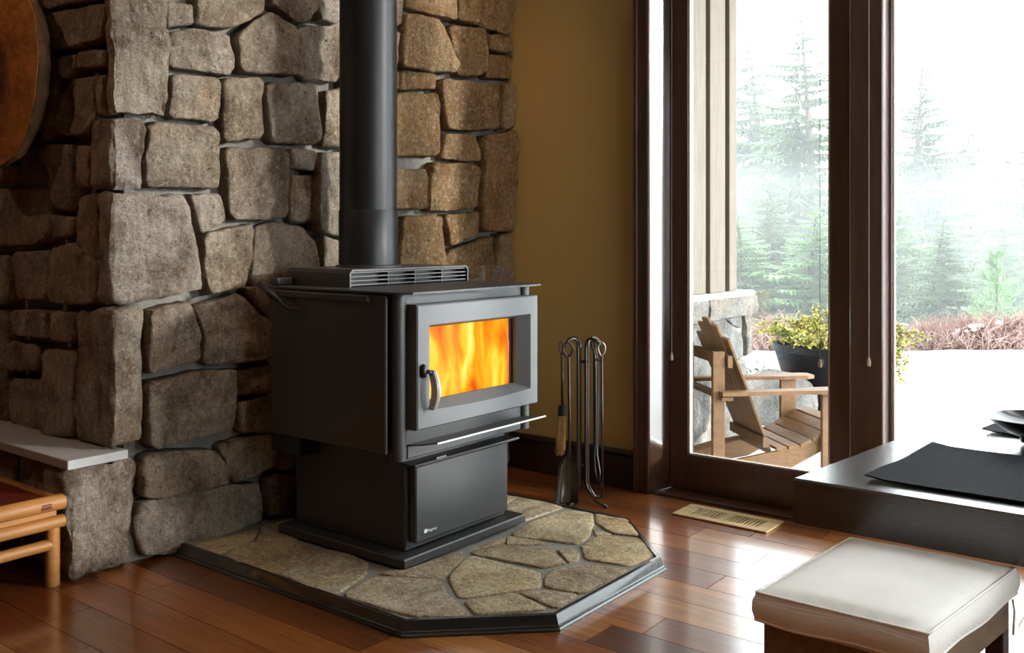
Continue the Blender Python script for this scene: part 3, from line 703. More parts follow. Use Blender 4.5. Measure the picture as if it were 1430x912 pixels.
# glazed door: frame with a flared opening
DX = -1.962; DY0, DY1, DZ0, DZ1 = 2.060, 2.668, .464, .840
def rect(x, y0, y1, z0, z1): return [(x, y0, z0), (x, y1, z0), (x, y1, z1), (x, y0, z1)]
def arcrect(x, y0, y1, z0, z1, sag, n=8):
    p = [(x, y0 + (y1 - y0) * i / n, z0 - sag * math.sin(PI * i / n)) for i in range(n + 1)]
    return p + [(x, y1, z1), (x, y0, z1)]
oy0, oy1, oz0, oz1 = 2.113, 2.625, .520, .777
def outer(x, y0, y1, z0, z1, n=8): return [(x, y0 + (y1 - y0) * i / n, z0) for i in range(n + 1)] + [(x, y1, z1), (x, y0, z1)]
iy0, iy1, iz0, iz1 = 2.148, 2.588, .540, .765
dm = MB(); rg = [outer(-2.010, DY0, DY1, DZ0, DZ1), outer(DX - .004, DY0, DY1, DZ0, DZ1), outer(DX, DY0 + .004, DY1 - .004, DZ0 + .004, DZ1 - .004),
      arcrect(DX, oy0, oy1, oz0, oz1, .008), arcrect(-2.000, iy0, iy1, iz0, iz1, .0), arcrect(-2.010, iy0, iy1, iz0, iz1, 0.)]
dm.rings(rg, cap=False); n_ = len(rg[0])
door = dm.build('stove_door', M['cast'], st)
MB().box(-2.006, -2.002, iy0 - .003, iy1 + .003, iz0 - .003, iz1 + .003).build('door_glass', M['glass_fire'], door)
hn = onX(605, 530, -1.93)
hm = MB(); prof_h = []
for i in range(9):
    s = i / 8; zz = .523 + .120 * s; bulge = math.sin(PI * s)
    xo = -1.945 + .022 * bulge; yo = 2.106 - .004 * bulge
    w = .007 + .0025 * bulge
    prof_h.append([(xo - .012, yo - w, zz), (xo + .010, yo - w * .7, zz), (xo + .014, yo, zz), (xo + .010, yo + w, zz), (xo - .012, yo + w, zz)])
hm.rings(prof_h).build('door_handle', M['handle'], door, smooth=True, autos=35)
MB().tube([(-1.963, 2.084, .640), (-1.945, 2.090, .640), (-1.938, 2.100, .632)], .006, 8).lathe([(.001, .62), (.010, .624), (.011, .640), (.010, .658), (.001, .663)], 10, (-1.957, 2.082, 0)).build('handle_pivot', M['black'], door, smooth=True)
# firebox interior
for i in range(4):
    for j in range(2):
        MB().box(-2.549, -2.535, 2.08 + i * .134, 2.08 + i * .134 + .130, .502 + j * .148, .502 + j * .148 + .145, .003).build('firebrick', M['brick'], body)
for yv in (2.0755, 2.606):
    for i in range(3): MB().box(-2.53 + i * .165, -2.53 + i * .165 + .161, yv, yv + .0135, .502, .798, .003).build('firebrick', M['brick'], body)

# ------------------------------------------------------------------ fire inside the stove
fr = thing('fire', (-2.28, 2.345, .501), 'blazing orange and yellow log fire behind the stove glass', 'fire')
eb = MB(); ng = 16
g = [[(-2.52 + .49 * i / ng, 2.095 + .505 * j / ng, .503 + .018 + .016 * nz((i * .5, j * .5, 1)) + .008 * nz((i * 1.3, j * 1.3, 4))) for j in range(ng + 1)] for i in range(ng + 1)]
vs = [p for r in g for p in r]; fs = [(i * (ng + 1) + j, (i + 1) * (ng + 1) + j, (i + 1) * (ng + 1) + j + 1, i * (ng + 1) + j + 1) for i in range(ng) for j in range(ng)]
eb.add(vs, fs).build('ember_bed', M['ember'], fr, smooth=True)
for i, (a, b, r) in enumerate((((-2.10, 2.12, .545), (-2.16, 2.36, .550), .028), ((-2.12, 2.56, .545), (-2.25, 2.30, .556), .032), ((-2.33, 2.13, .55), (-2.30, 2.55, .56), .04))):
    a, b = Vector(a), Vector(b)
    MB().tube([a + (b - a) * k / 5 + Vector((.006 * nz((k, i, 0), 1.7), .0, .006 * nz((i, k, 5), 1.7))) for k in range(6)], r, 10).build('log', M['log'], fr, smooth=True)
def tongue(x, y, z0, h, w, d, sd):
    mb = MB(); rg = []
    for i in range(13):
        s = i / 12; wid = (math.sin(PI * min(1, s * 1.05 + .16)) ** .8) * (1 - s * .55) if s < .94 else .05
        cx = x + .02 * math.sin(3.1 * s + sd) * s; cy_ = y + .035 * math.sin(4.2 * s + sd * 2.3) * s
        rg.append([(cx + d * wid * math.cos(2 * PI * j / 14) * (1 + .25 * nz((j, i, sd), .6)), cy_ + w * wid * math.sin(2 * PI * j / 14) * (1 + .3 * nz((i, j, sd + 4), .6)), z0 + h * s) for j in range(14)])
    return mb.rings(rg)
def sheet(xc, y0, y1, z0, z1, th, sd, nm):
    # one broad closed body of flame, thick and billowing, with a ragged top
    ny, nzz = 26, 14; fr_v = []; bk_v = []
    for j in range(ny + 1):
        t = j / ny; top = z1 - .03 * abs(nz((t * 7, sd, 0))) - .012 * abs(nz((t * 23, sd, 2)))
        for i in range(nzz + 1):
            q = i / nzz; z = z0 + (top - z0) * q; y = y0 + (y1 - y0) * t + .012 * nz((t * 5, q * 3, sd)) * q
            w = th * (.35 + .65 * math.sin(PI * min(1, max(0, t)))) * (1.05 - .7 * q) + .006
            n1 = .014 * nz((t * 6, q * 3 - sd, 1 + sd)) + .006 * nz((t * 15, q * 6, sd))
            fr_v.append(Vector((xc + w / 2 + n1, y, z))); bk_v.append(Vector((xc - w / 2 + n1, y, z)))
    W = nzz + 1; n0 = len(fr_v); vs = fr_v + bk_v; fs = []
    for j in range(ny):
        for i in range(nzz):
            q = (j * W + i, (j + 1) * W + i, (j + 1) * W + i + 1, j * W + i + 1); fs += [q, tuple(a + n0 for a in q[::-1])]
    ed = [j * W for j in range(ny + 1)] + [ny * W + i for i in range(1, W)] + [j * W + nzz for j in range(ny - 1, -1, -1)] + [i for i in range(nzz - 1, 0, -1)]
    for a, b in zip(ed, ed[1:] + ed[:1]): fs.append((a, b, b + n0, a + n0))
    MB().add(vs, fs).build(nm, M['fire'], fr, smooth=True)
sheet(-2.40, 2.10, 2.60, .512, .792, .10, 3.1, 'flame_mass')
sheet(-2.24, 2.10, 2.60, .516, .790, .09, 7.7, 'flame_mass')
sheet(-2.055, 2.088, 2.606, .518, .792, .045, 5.2, 'flame_mass')
# ------------------------------------------------------------------ stove pipe
PXC, PYC, PR = -2.477, 2.35, .1045
pipe = thing('stove_pipe', (PXC, PYC, .937), 'black satin flue pipe rising from the stove', 'stove pipe')
MB().lathe([(PR, .9372), (PR, 1.135), (PR - .0012, 1.137)], 64, (PXC, PYC, 0)).build('lower_section', M['pipe'], pipe, smooth=True, autos=40)
MB().lathe([(PR - .003, 1.137), (PR - .003, CEIL - .002)], 64, (PXC, PYC, 0)).build('upper_section', M['pipe'], pipe, smooth=True, autos=40)
MB().lathe([(PR + .012, .9371), (PR + .012, .942), (PR, .945)], 48, (PXC, PYC, 0)).build('flue_collar', M['steel'], pipe, smooth=True, autos=40)

# ------------------------------------------------------------------ fireplace tools
TD = 3.755
tb = CP + FW * TD; k_ = TD / FPX
def tp_(u, v, d=0.): return CP + FW * (TD + d) + RT * ((u - 715) * k_) + Vector((0, 0, -(v - HOR) * k_))
base = onZ(816, 698, 0)
stand = thing('tool_stand', (base.x, base.y, 0), 'wrought iron fireplace tool stand with curled hooks and feet', 'tool stand')
def zfloor(u, d): 
    p = tp_(u, 0, d); return Vector((p.x, p.y, .006))
def hook(u, side, d1): return [tp_(u + side * a, v, d1 * b) for a, v, b in ((0, 482, 0), (1, 477, .15), (4, 473, .35), (8, 472, .6), (13, 474, .85), (17, 478, 1), (18, 482, 1.05), (20, 480, 1.1))]
for u, s, dd in ((807, -1, -.035), (810, -1, .045), (818, 1, -.035), (821, 1, .045)):
    mid = [tp_(u, v, dd * .1) for v in (675, 640, 600, 560, 520, 490)]
    end = onZ(*{(-1, True): (796, 706), (1, True): (847, 708), (-1, False): (783, 695), (1, False): (839, 693)}[(s, dd < 0)], .007); md = tp_(u, 690, 0); k2 = Vector(((end.x + md.x) / 2, (end.y + md.y) / 2, .013))
    foot = [end, Vector((k2.x, k2.y, .012)), tp_(u + s * 3, 683, dd * .2)]
    MB().tube(foot + mid + hook(u, s, dd), .0060, 8).build('rod', M['iron'], stand, smooth=True)
MB().bar(tp_(805, 505, 0), tp_(822, 505, 0), .012, .012).build('collar', M['black'], stand)
MB().bar(tp_(805, 649, 0), tp_(822, 650, 0), .008, .006).build('tie_bar', M['iron'], stand)
def loop(u, v0, v1, w, d): return [tp_(u + w * math.sin(PI * t) * s, v0 + (v1 - v0) * (t if s > 0 else t), d) for s in (1,) for t in [i / 6 for i in range(7)]]
def looped(u, d, v0=475, v1=497, w=7):
    a = [tp_(u + w * math.sin(PI * (i / 6) ** .8), v0 + (v1 - v0) * i / 6, d) for i in range(7)]
    b = [tp_(u - w * math.sin(PI * (i / 6) ** .8), v0 + (v1 - v0) * i / 6, d) for i in range(7)]
    return a[::-1] + b[1:]
# shovel
d0 = -.06; t = thing('ash_shovel', tp_(793, 692, d0), 'iron ash shovel hanging on the left of the tool stand', 'shovel')
MB().tube(looped(792, d0), .0045, 8).build('loop_handle', M['iron'], t, smooth=True)
MB().tube([tp_(793, 496, d0), tp_(793.5, 560, d0), tp_(794, 628, d0), tp_(790, 642, d0)], .0058, 8).build('shaft', M['iron'], t, smooth=True)
sh = MB(); rg = []
for v, l, r_, dz in ((630, 789, 798, 0), (636, 783, 802, -.004), (644, 778, 805, -.008), (660, 777, 806, -.008), (678, 775, 805, -.012), (694, 773, 805, -.018)):
    row = [tp_(l + (r_ - l) * i / 8, v + (0 if v < 690 else 0), d0 + dz - .02 * (abs(i / 4 - 1) ** 3)) for i in range(9)]
    rg.append(row + [p + FW * .003 for p in row[::-1]])
sh.rings(rg).build('blade', M['iron'], t, smooth=True, autos=40)
# brush
d1 = .03; t = thing('hearth_brush', tp_(782, 632, d1), 'hearth brush with pale corn bristles hanging behind the shovel', 'brush')
MB().tube(looped(785, d1, 477, 497, 4), .003, 8).build('loop_handle', M['iron'], t, smooth=True)
MB().tube([tp_(785.5, 497, d1), tp_(786, 572, d1)], .0056, 8).build('shaft', M['iron'], t, smooth=True)
MB().tube([tp_(785.5, 568, d1), tp_(785, 582, d1)], [.014, .017], 12).build('ferrule', M['black'], t)
bm_ = MB()
for i in range(60):
    a = R.uniform(0, 2 * PI); q = math.sqrt(R.random()) * .015
    p0 = tp_(785, 580, d1) + RT * q * math.cos(a) + FW * q * math.sin(a); p1 = tp_(783 + R.uniform(-1, 1), R.uniform(626, 640), d1) + RT * q * 1.35 * math.cos(a) + FW * q * 1.35 * math.sin(a)
    bm_.tube([p0, p0.lerp(p1, .5), p1], .0019, 4)
tag(bm_.build('bristles', M['bristle'], t), kind='stuff')
# tongs
t = thing('fire_tongs', tp_(833, 680, .03), 'black fire tongs hanging on the right of the tool stand', 'tongs')
for s, dd in ((0, .0), (4, .035)):
    MB().tube([tp_(826 + s, 478, .05), tp_(828 + s, 486, .04), tp_(831.5 + s * .5, 496, .035), tp_(832 + s, 520, .03 + dd), tp_(832 + s, 560, .03 + dd), tp_(832 + s * .8, 620, .03 + dd), tp_(830 + s * 1.3, 640, .03 + dd), tp_(832 + s * 1.6, 662, .03), tp_(836 + s * .3, 676, .02)], [.0035, .004, .006, .008, .008, .0075, .006, .0045, .004], 8).build('arm', M['black'], t, smooth=True)
MB().tube([tp_(830, 503, .02), tp_(840, 503, .02)], .005, 8).build('pivot', M['iron'], t)
# poker
t = thing('fire_poker', tp_(838, 690, -.05), 'slim iron poker with a looped handle, rightmost of the fireplace tools', 'poker')
MB().tube(looped(838.5, -.055, 475, 496, 5), .0028, 8).build('loop_handle', M['chrome'], t, smooth=True)
MB().tube([tp_(838.5, 495, -.055), tp_(839, 580, -.055), tp_(839, 690, -.055)], .0048, 8).build('shaft', M['iron'], t, smooth=True)
MB().tube([tp_(839, 668, -.055), tp_(836, 675, -.055), tp_(831, 679, -.055), tp_(828, 675, -.055)], [.0045, .0045, .0035, .002], 8).build('hook', M['iron'], t, smooth=True)
MB().tube([tp_(834, 500, -.05), tp_(843, 502, -.05)], .003, 6).build('cross_pin', M['iron'], t)

# ------------------------------------------------------------------ floor register
vx0, vx1, vy0, vy1 = -1.712, -1.342, 3.177, 3.335
v = thing('floor_register', (vx0, vy0, 0), 'pale maple floor register with two slotted grilles by the door', 'floor vent')
cxm = (vx0 + vx1) / 2
fr_ = [(vx0, vx1, vy0, vy0 + .034), (vx0, vx1, vy1 - .034, vy1), (vx0, vx0 + .045, vy0 + .034, vy1 - .034), (vx1 - .045, vx1, vy0 + .034, vy1 - .034), (cxm - .011, cxm + .011, vy0 + .034, vy1 - .034)]
mb = MB()
for a in fr_: mb.box(a[0], a[1], a[2], a[3], .0015, .007)
mb.build('frame', M['vent'], v)
MB().box(vx0 + .04, vx1 - .04, vy0 + .03, vy1 - .03, .0008, .0014).build('duct_opening', M['vent_dark'], v)
for i in range(9):
    for (a, b) in ((vx0 + .045, cxm - .011), (cxm + .011, vx1 - .045)):
        x = a + (b - a) * (i + .5) / 9
        MB().box(x - .0026, x + .0026, vy0 + .034, vy1 - .034, .0016, .0062).build('slat', M['vent'], v)

# ------------------------------------------------------------------ low table with mats and bowl
TZ = .50
def tz(u, v): return onZ(u, v, TZ)
fl = tz(1107, 667.5); bl = tz(1362, 571.5); TX1 = .95
yb_ = bl.y + .02; xb_ = bl.x
T = [(fl.x, fl.y), (TX1, fl.y), (TX1, yb_), (xb_, yb_)]
tab = thing('low_table', (.05, 2.65, 0), 'thick dark oak low table beside the window', 'table')
def ins(k): 
    cx, cy_ = .05, 2.67
    return [(x + (-k if x > cx else k), y + (-k if y > cy_ else k)) for x, y in T]
top = MB().rings([[(x, y, .398) for x, y in ins(.002)], [(x, y, .400) for x, y in ins(0)], [(x, y, TZ - .004) for x, y in ins(0)], [(x, y, TZ) for x, y in ins(.004)]])
top.build('tabletop', M['table'], tab)
for x in (-.12, .72): MB().box(x, x + .07, fl.y + .18, yb_ - .2, 0.001, .398, .004).build('leg', M['table'], tab)
def runner(name, label, p00, p01, x1, lift):
    mb = MB(); nx, ny = 24, 10; rows = []
    for j in range(ny + 1):
        s = j / ny; x0 = p00.x + (p01.x - p00.x) * s; y = p00.y + (p01.y - p00.y) * s; row = []
        for i in range(nx + 1):
            x = x0 + (x1 - x0) * i / nx; e = min(s, 1 - s)
            c = lift * math.exp(-(i / nx * (x1 - x0)) / .02) * (1 + .4 * math.sin(s * 9)) + .0035 * math.exp(-e * 12)
            row.append(Vector((x, y, TZ + .0012 + c + .0006 * nz((x, y, 0), 12))))
        rows.append(row)
    vs = [p for r in rows for p in r]; n0 = len(vs); vs += [p + Vector((0, 0, .0035)) for p in vs]
    fs = []; W = nx + 1
    for j in range(ny):
        for i in range(nx):
            q = (j * W + i, j * W + i + 1, (j + 1) * W + i + 1, (j + 1) * W + i); fs += [q[::-1], tuple(a + n0 for a in q)]
    def side(a): 
        for p, q in zip(a[:-1], a[1:]): fs.append((p, q, q + n0, p + n0))
    side(list(range(W))); side([ny * W + i for i in range(W)][::-1]); side([j * W for j in range(ny + 1)][::-1]); side([j * W + nx for j in range(ny + 1)])
    o = mb.add(vs, fs).build(name, M['mat'], None, smooth=True, autos=40, origin=(p00.x, p00.y, TZ))
    tag(o, label, 'placemat', 'black mats on the low table'); 
    return o
m1a, m1b = tz(1207, 671), tz(1302, 625)
r1 = runner('table_runner', 'black woven mat nearest the front edge of the low table', m1a, m1b, .35, .006)
m2a, m2b = tz(1371, 605), tz(1440, 574)
r2 = runner('table_runner', 'black woven mat at the back of the table behind the bowl', m2a, m2b, .35, .006)
bc = tz(1452, 622)
bw = MB(); n = 40; pr = []
def bell(rx, ry, z): return [(bc.x + (math.cos(YAW) * rx * math.cos(a) - math.sin(YAW) * ry * math.sin(a)), bc.y + (math.sin(YAW) * rx * math.cos(a) + math.cos(YAW) * ry * math.sin(a)), z) for a in [2 * PI * j / n for j in range(n)]]
b0_ = TZ + .0062
S_ = .00172
for rx, z in ((26, 0), (27, 3), (28, 8), (46, 16), (62, 26), (74, 36), (76.5, 38), (75, 38.5), (71, 35), (58, 25), (40, 17), (15, 13), (1, 12.5)):
    pr.append(bell(rx * S_, rx * S_ * .86, b0_ + z * S_))
bowl = tag(bw.rings(pr).build('bowl', M['bowl'], None, smooth=True, autos=60, origin=(bc.x, bc.y, b0_)), 'wide dark glazed bowl standing on the low table', 'bowl')

# ------------------------------------------------------------------ stool with cushion
SZ = .398
qa, qb, qc, qd = [onZ(u, v, SZ) for u, v in ((1056, 822), (1187, 747), (1419, 789), (1296, 880))]   # left, back, right, front
def sq(s, t, ins_=0.):
    p = qa * (1 - s) * (1 - t) + qd * s * (1 - t) + qb * (1 - s) * t + qc * s * t
    c = (qa + qb + qc + qd) / 4
    return p + (c - p) * ins_
stl = thing('cushioned_stool', ((qa + qc) / 2).to_tuple()[:2] + (0.,), 'dark walnut stool in the lower right corner', 'stool')
def sbox(mb, s0, s1, t0, t1, z0, z1):
    P = []
    for z in (z0, z1):
        for s, t in ((s0, t0), (s1, t0), (s1, t1), (s0, t1)):
            p = sq(s, t); P.append((p.x, p.y, z))
    return mb.hexa(P)
ST = .335
for s0, t0 in ((.03, .03), (.87, .03), (.03, .90), (.87, .90)):
    sbox(MB(), s0, s0 + .10, t0, t0 + .075, 0.001, ST - .06).build('leg', M['stool'], stl)
sbox(MB(), .03, .97, .03, .975, ST - .06, ST).build('seat_board', M['stool_pale'], stl)
sbox(MB(), .13, .87, .032, .06, .0015, ST - .06).build('front_panel', M['stool'], stl)
sbox(MB(), .032, .06, .105, .90, .0015, ST - .06).build('side_panel', M['stool'], stl)
sbox(MB(), .93, .958, .105, .90, .10, .14).build('stretcher', M['stool'], stl)
# cushion
cu = thing('seat_cushion', ((qa + qc) / 2).to_tuple()[:2] + (ST,), 'boxed cream linen cushion with piping on the walnut stool', 'cushion')
ng = 20; tops = []; 
def cush(s, t):
    e = (max(0, 4 * s * (1 - s)) * max(0, 4 * t * (1 - t))) ** .33
    p = sq(s, t)
    wr = .0022 * math.sin(70 * t + 8 * s) * math.exp(-((1 - s) / .16) ** 2) + .0016 * math.sin(46 * s + 4 * t) * math.exp(-(t / .14) ** 2)
    return Vector((p.x, p.y, SZ - .008 + .017 * e + wr * (e > .05)))
V = [cush(i / ng, j / ng) for i in range(ng + 1) for j in range(ng + 1)]
F_ = [(i * (ng + 1) + j, (i + 1) * (ng + 1) + j, (i + 1) * (ng + 1) + j + 1, i * (ng + 1) + j + 1) for i in range(ng) for j in range(ng)]
per = [(i / ng, 0.) for i in range(ng)] + [(1., i / ng) for i in range(ng)] + [(1 - i / ng, 1.) for i in range(ng)] + [(0., 1 - i / ng) for i in range(ng)]
mb = MB().add(V, F_)
def per_ring(z, o):
    out = []
    c = (qa + qc) / 2
    for s, t in per:
        p = sq(s, t); d = Vector((p.x - c.x, p.y - c.y, 0)); out.append(Vector((p.x, p.y, z)) + d.normalized() * o)
    return out
zw = lambda r: [p + Vector((0, 0, .003 * math.sin(9 * p.x * 3 + 7 * p.y * 3))) for p in r]
r1_ = [cush(*q) for q in per]
sides = [r1_, zw(per_ring(SZ - .022, .008)), zw(per_ring(SZ - .040, .009)), zw(per_ring(ST + .004, .002))]
mb.rings(sides, cap=False); mb.add(sides[-1], [tuple(reversed(range(len(per))))])
mb.build('cushion_body', M['linen'], cu, smooth=True, autos=70)
MB().tube([p + Vector((0, 0, .001)) for p in r1_ + [r1_[0]]], .0028, 6).build('piping', M['linen'], cu, smooth=True)
lo_ = [p + Vector((0, 0, .002)) for p in sides[-1]]
MB().tube(lo_ + [lo_[0]], .0028, 6).build('piping', M['linen'], cu, smooth=True)
for t_ in (.06, .93):
    p = sq(1.0, t_)
    MB().tube([(p.x + .003, p.y, ST + .004), (p.x + .006, p.y + .002, ST - .02), (p.x + .004, p.y, ST - .065)], .0022, 6).build('tie', M['linen'], cu, smooth=True)

# ------------------------------------------------------------------ honey wood bench, lower left
bx = -2.81
by1 = 1.424
bn = thing('low_bench', (-3.1, 1.1, 0), 'honey-coloured low wooden bench with red top below the ledge', 'bench')
zz = lambda v: onX(90, v, bx).z
X0b, Y0b = -3.30, .80
def railset(name, z0, z1, out, m):
    h = (z1 - z0) / 2; zc = (z0 + z1) / 2
    for a, b in (((bx + out - h, Y0b, zc), (bx + out - h, by1, zc)), ((X0b, Y0b, zc), (X0b, by1, zc))):
        MB().tube([a, b], h * 1.08, 12).build(name, m, bn, smooth=True, autos=50)
    for yy in (by1 - h - .004, Y0b + h):
        MB().tube([(X0b, yy, zc), (bx + out - h, yy, zc)], h * 1.02, 12).build(name, m, bn, smooth=True, autos=50)
zt_, za, zb, zc_, zd, ze = zz(690), zz(711), zz(719), zz(736), zz(750), zz(766)
railset('top_rail', za, zt_, .010, M['bench'])
railset('apron_rail', zc_, zb, .006, M['bench'])
MB().box(X0b + .012, bx - .012, Y0b + .012, by1 - .02, zb - .002, za + .004).build('apron', M['bench'], bn)
MB().box(X0b + .01, bx - .02, Y0b + .02, by1 - .03, za + .008, zt_ - .006).build('seat_panel', M['bench_top'], bn)
MB().tube([(bx - .018, Y0b, (zd + ze) / 2), (bx - .018, by1 - .02, (zd + ze) / 2)], (zd - ze) / 2, 12).build('stretcher', M['bench'], bn, smooth=True, autos=50)
MB().tube([(X0b + .018, Y0b, (zd + ze) / 2), (X0b + .018, by1 - .02, (zd + ze) / 2)], (zd - ze) / 2, 12).build('stretcher', M['bench'], bn, smooth=True, autos=50)
for x in (bx - .020, X0b + .02):
    for y in (by1 - .028, Y0b + .03): MB().tube([(x, y, .001), (x, y, zc_ + .01)], .0205, 14).build('leg', M['bench'], bn, smooth=True, autos=50)
MB().box(bx + .009, bx + .0115, by1 - .075, by1 - .045, za + .012, za + .028).build('tenon', M['bench_top'], bn)

# ------------------------------------------------------------------ blind cords
def cord(name, label, u, v1, yy, m, r=.0014, weight=True):
    p = onY(u, v1, yy); o = thing(name, (p.x, p.y, p.z), label, 'cord')
    MB().tube([(p.x, p.y, p.z + .02), (p.x, p.y, HEAD - .01)], r, 6).build('string', m, o)
    if weight: MB().lathe([(.0045, p.z - .004), (.0065, p.z), (.0068, p.z + .012), (.003, p.z + .026), (.001, p.z + .028)], 12, (p.x, p.y, 0)).build('cord_weight', M['acorn'], o, smooth=True, autos=50)
cord('blind_cord', 'cream blind cord with weight hanging on the dark window post', 1213.5, 510, 3.42, M['cord'])
cord('blind_cord', 'short blind cord with pale weight at the left door stile', 938, 502, 3.465, M['cord'], .0008)
cord('blind_cord', 'thin dark cord hanging in front of the door glass', 1145, 512, 3.488, M['cord_dark'], .0011)

# ------------------------------------------------------------------ ceiling downlights (outside the picture)
def downlight(x, y, tx, ty, tz_, power, label, size=1.1, col=(1., .66, .36)):
    o = thing('ceiling_light', (x, y, CEIL - .03), label, 'ceiling light')
    MB().lathe([(.075, CEIL - .012), (.085, CEIL - .010), (.085, CEIL - .001), (.06, CEIL - .001), (.06, CEIL - .006)], 24, (x, y, 0)).build('ring', M['cast'], o)
    MB().lathe([(.055, CEIL - .010), (.055, CEIL - .002)], 20, (x, y, 0)).build('bulb', M['lamp'], o)
    l = bpy.data.lights.new('downlight', 'SPOT'); l.energy = power; l.color = col; l.spot_size = size; l.spot_blend = .7; l.shadow_soft_size = .05
    lo = bpy.data.objects.new('downlight', l); COL.objects.link(lo); lo.parent = o; lo.location = (0, 0, .005)
    lo.rotation_euler = (Vector((tx, ty, tz_)) - Vector((x, y, CEIL))).to_track_quat('-Z', 'Y').to_euler()
downlight(-1.75, 2.75, -2.7, 2.75, 1.7, 60, 'recessed downlight washing the stones right of the flue')
downlight(-1.9, 2.0, -2.75, 2.05, 1.9, 35, 'recessed downlight washing the stones left of the flue')
downlight(-.9, .4, -.9, .4, 0, 20, 'recessed downlight over the middle of the room', 2.2)
downlight(-3.3, .3, -3.15, 1.55, 1.1, 40, 'recessed downlight added to brighten the dark stones left of the corner', 1.1, (1., .60, .36))  # unseen lamp added and aimed to lift the left return

# ------------------------------------------------------------------ terrace, snow, slope
DK = -.44
def gz(x, y):
    w = CP + FW * 0
    d = x * FW.x + y * FW.y; r = x * RT.x + y * RT.y
    z = DK + .03 * nz((x, y, 0), .9) + .012 * nz((x, y, 3), 3.)
    if y < 4.2: return DK - .02
    if r > 2.2 and 5.5 < d < 9.5: z += .10 * max(0, nz((x, y, 7), 1.6)) * min(1, (r - 2.2)) + .03 * nz((x, y, 2), 5)
    e = d - 12.2
    if e > 0: z += -.16 * e - .0 + .35 * nz((x, y, 11), .25) * min(1, e / 4)
    return z
g = MB(); xs = [-60, -45, -34, -26, -20, -16] + [-13 + .25 * i for i in range(73)] + [6, 8, 12, 18, 26]; ys = [3.57 + .2 * i for i in range(60)] + [15.6 + 1.2 * i for i in range(12)] + [32, 38, 46, 58, 75]
V = [Vector((x, y, gz(x, y))) for y in ys for x in xs]; W = len(xs)
F_ = [(j * W + i, j * W + i + 1, (j + 1) * W + i + 1, (j + 1) * W + i) for j in range(len(ys) - 1) for i in range(W - 1)]
tag(g.add(V, F_).build('snow_ground', M['snow'], smooth=True), 'deep white snow covering the terrace and the slope outside', 'snow', kind='structure')
tag(MB().box(-8, 8, -6, 3.56, -1.0, -.13).build('foundation', M['mortar']), 'concrete foundation below the room', 'foundation', kind='structure')
gs = MB().box(RX1 + .5, 20, -14, 3.56, DK - .3, DK).build('snow_ground_side', M['snow']); tag(gs, 'flat snow beside the right-hand wall outside the picture', 'snow', kind='structure')
# wing wall: stone wainscot, cap stones, board siding
wx = -2.90
y1w = onX(1050, 440, wx).y
ww = thing('terrace_wall', (wx - .2, 5.5, DK), 'half-height grey stone wall with pale cap stones outside the glass door', 'stone wall')
MB().box(wx - .5, wx - .03, 3.57, y1w - .03, DK - .05, .42).build('mortar_core', M['mortar'], ww)
fnW = lambda a, b, n: Vector((wx + n, a, b))
pxW = lambda u, v: (lambda p: (p.y, p.z))(onX(u, v, wx))
for p in ([(1011,441),(1037,436),(1036,459),(1025,454)], [(993,444),(1006,442),(1024,457),(1038,466),(1040,484),(1037,500),(1022,505),(996,498)], [(1042,435),(1050,434),(1050,491),(1041,498)],
          [(962,495),(990,500),(992,600),(962,622)], [(1000,506),(1040,502),(1050,530),(1050,560),(1005,560)], [(1000,566),(1050,566),(1050,625),(1000,635)], [(955,445),(988,444),(990,490),(960,488)]):
    stone([pxW(*q) for q in p], fnW, 'stone', M['stone_out'], ww, back=.05, step=.04)
yq = 3.6
while yq < 4.9:
    for z0 in (DK, -.1, .16):
        stone([(yq + .01, z0 + .01), (yq + .3, z0 + .02), (yq + .3, z0 + .23), (yq + .02, z0 + .24)], fnW, 'stone', M['stone_out'], ww, back=.05, step=.06)
    yq += .32
ct = onX(1050, 409, wx + .08).z
yc1 = onX(992, 420, wx + .06).y; yc2 = onX(1060, 420, wx + .06).y
for a, b in ((4.2, yc1 - .006), (yc1 + .006, yc2)):
    corner_block([(a, ct - .17), (b, ct - .165), (b, ct - .02), (a, ct - .02)], wx - .42, 'cap_stone', ww, fx=lambda y: wx + .06, m=M['stone_out'])
MB().box(wx - .40, wx + .045, 4.25, yc2 - .02, ct - .03, ct + .012, .012).build('snow_cap', M['snow'], ww)
sd_ = thing('siding_wall', (wx - .3, 5., ct), 'weathered vertical timber siding above the terrace wall', 'siding')
yb0 = [onX(u, 300, wx - .02).y for u in (940, 963, 985, 991, 1012, 1018, 1028)]
MB().box(wx - .40, wx - .06, 3.57, yb0[-1], ct + .013, 3.3).build('sheathing', M['siding'], sd_)
for a, b in ((4.2, yb0[0] - .02), (yb0[0], yb0[2]), (yb0[3], yb0[4]), (yb0[5], yb0[6])):
    MB().box(wx - .06, wx - .015, a, b, ct + .014, 3.3, .004).build('board', M['siding'], sd_)
tag(MB().box(-4.6, -.95, 3.57, 8.0, 3.31, 3.5).build('shade_roof', M['siding']), 'unseen timber roof added to shade the terrace and the garden chair', 'shade roof')  # unseen roof added to cut skylight on the terrace and chair

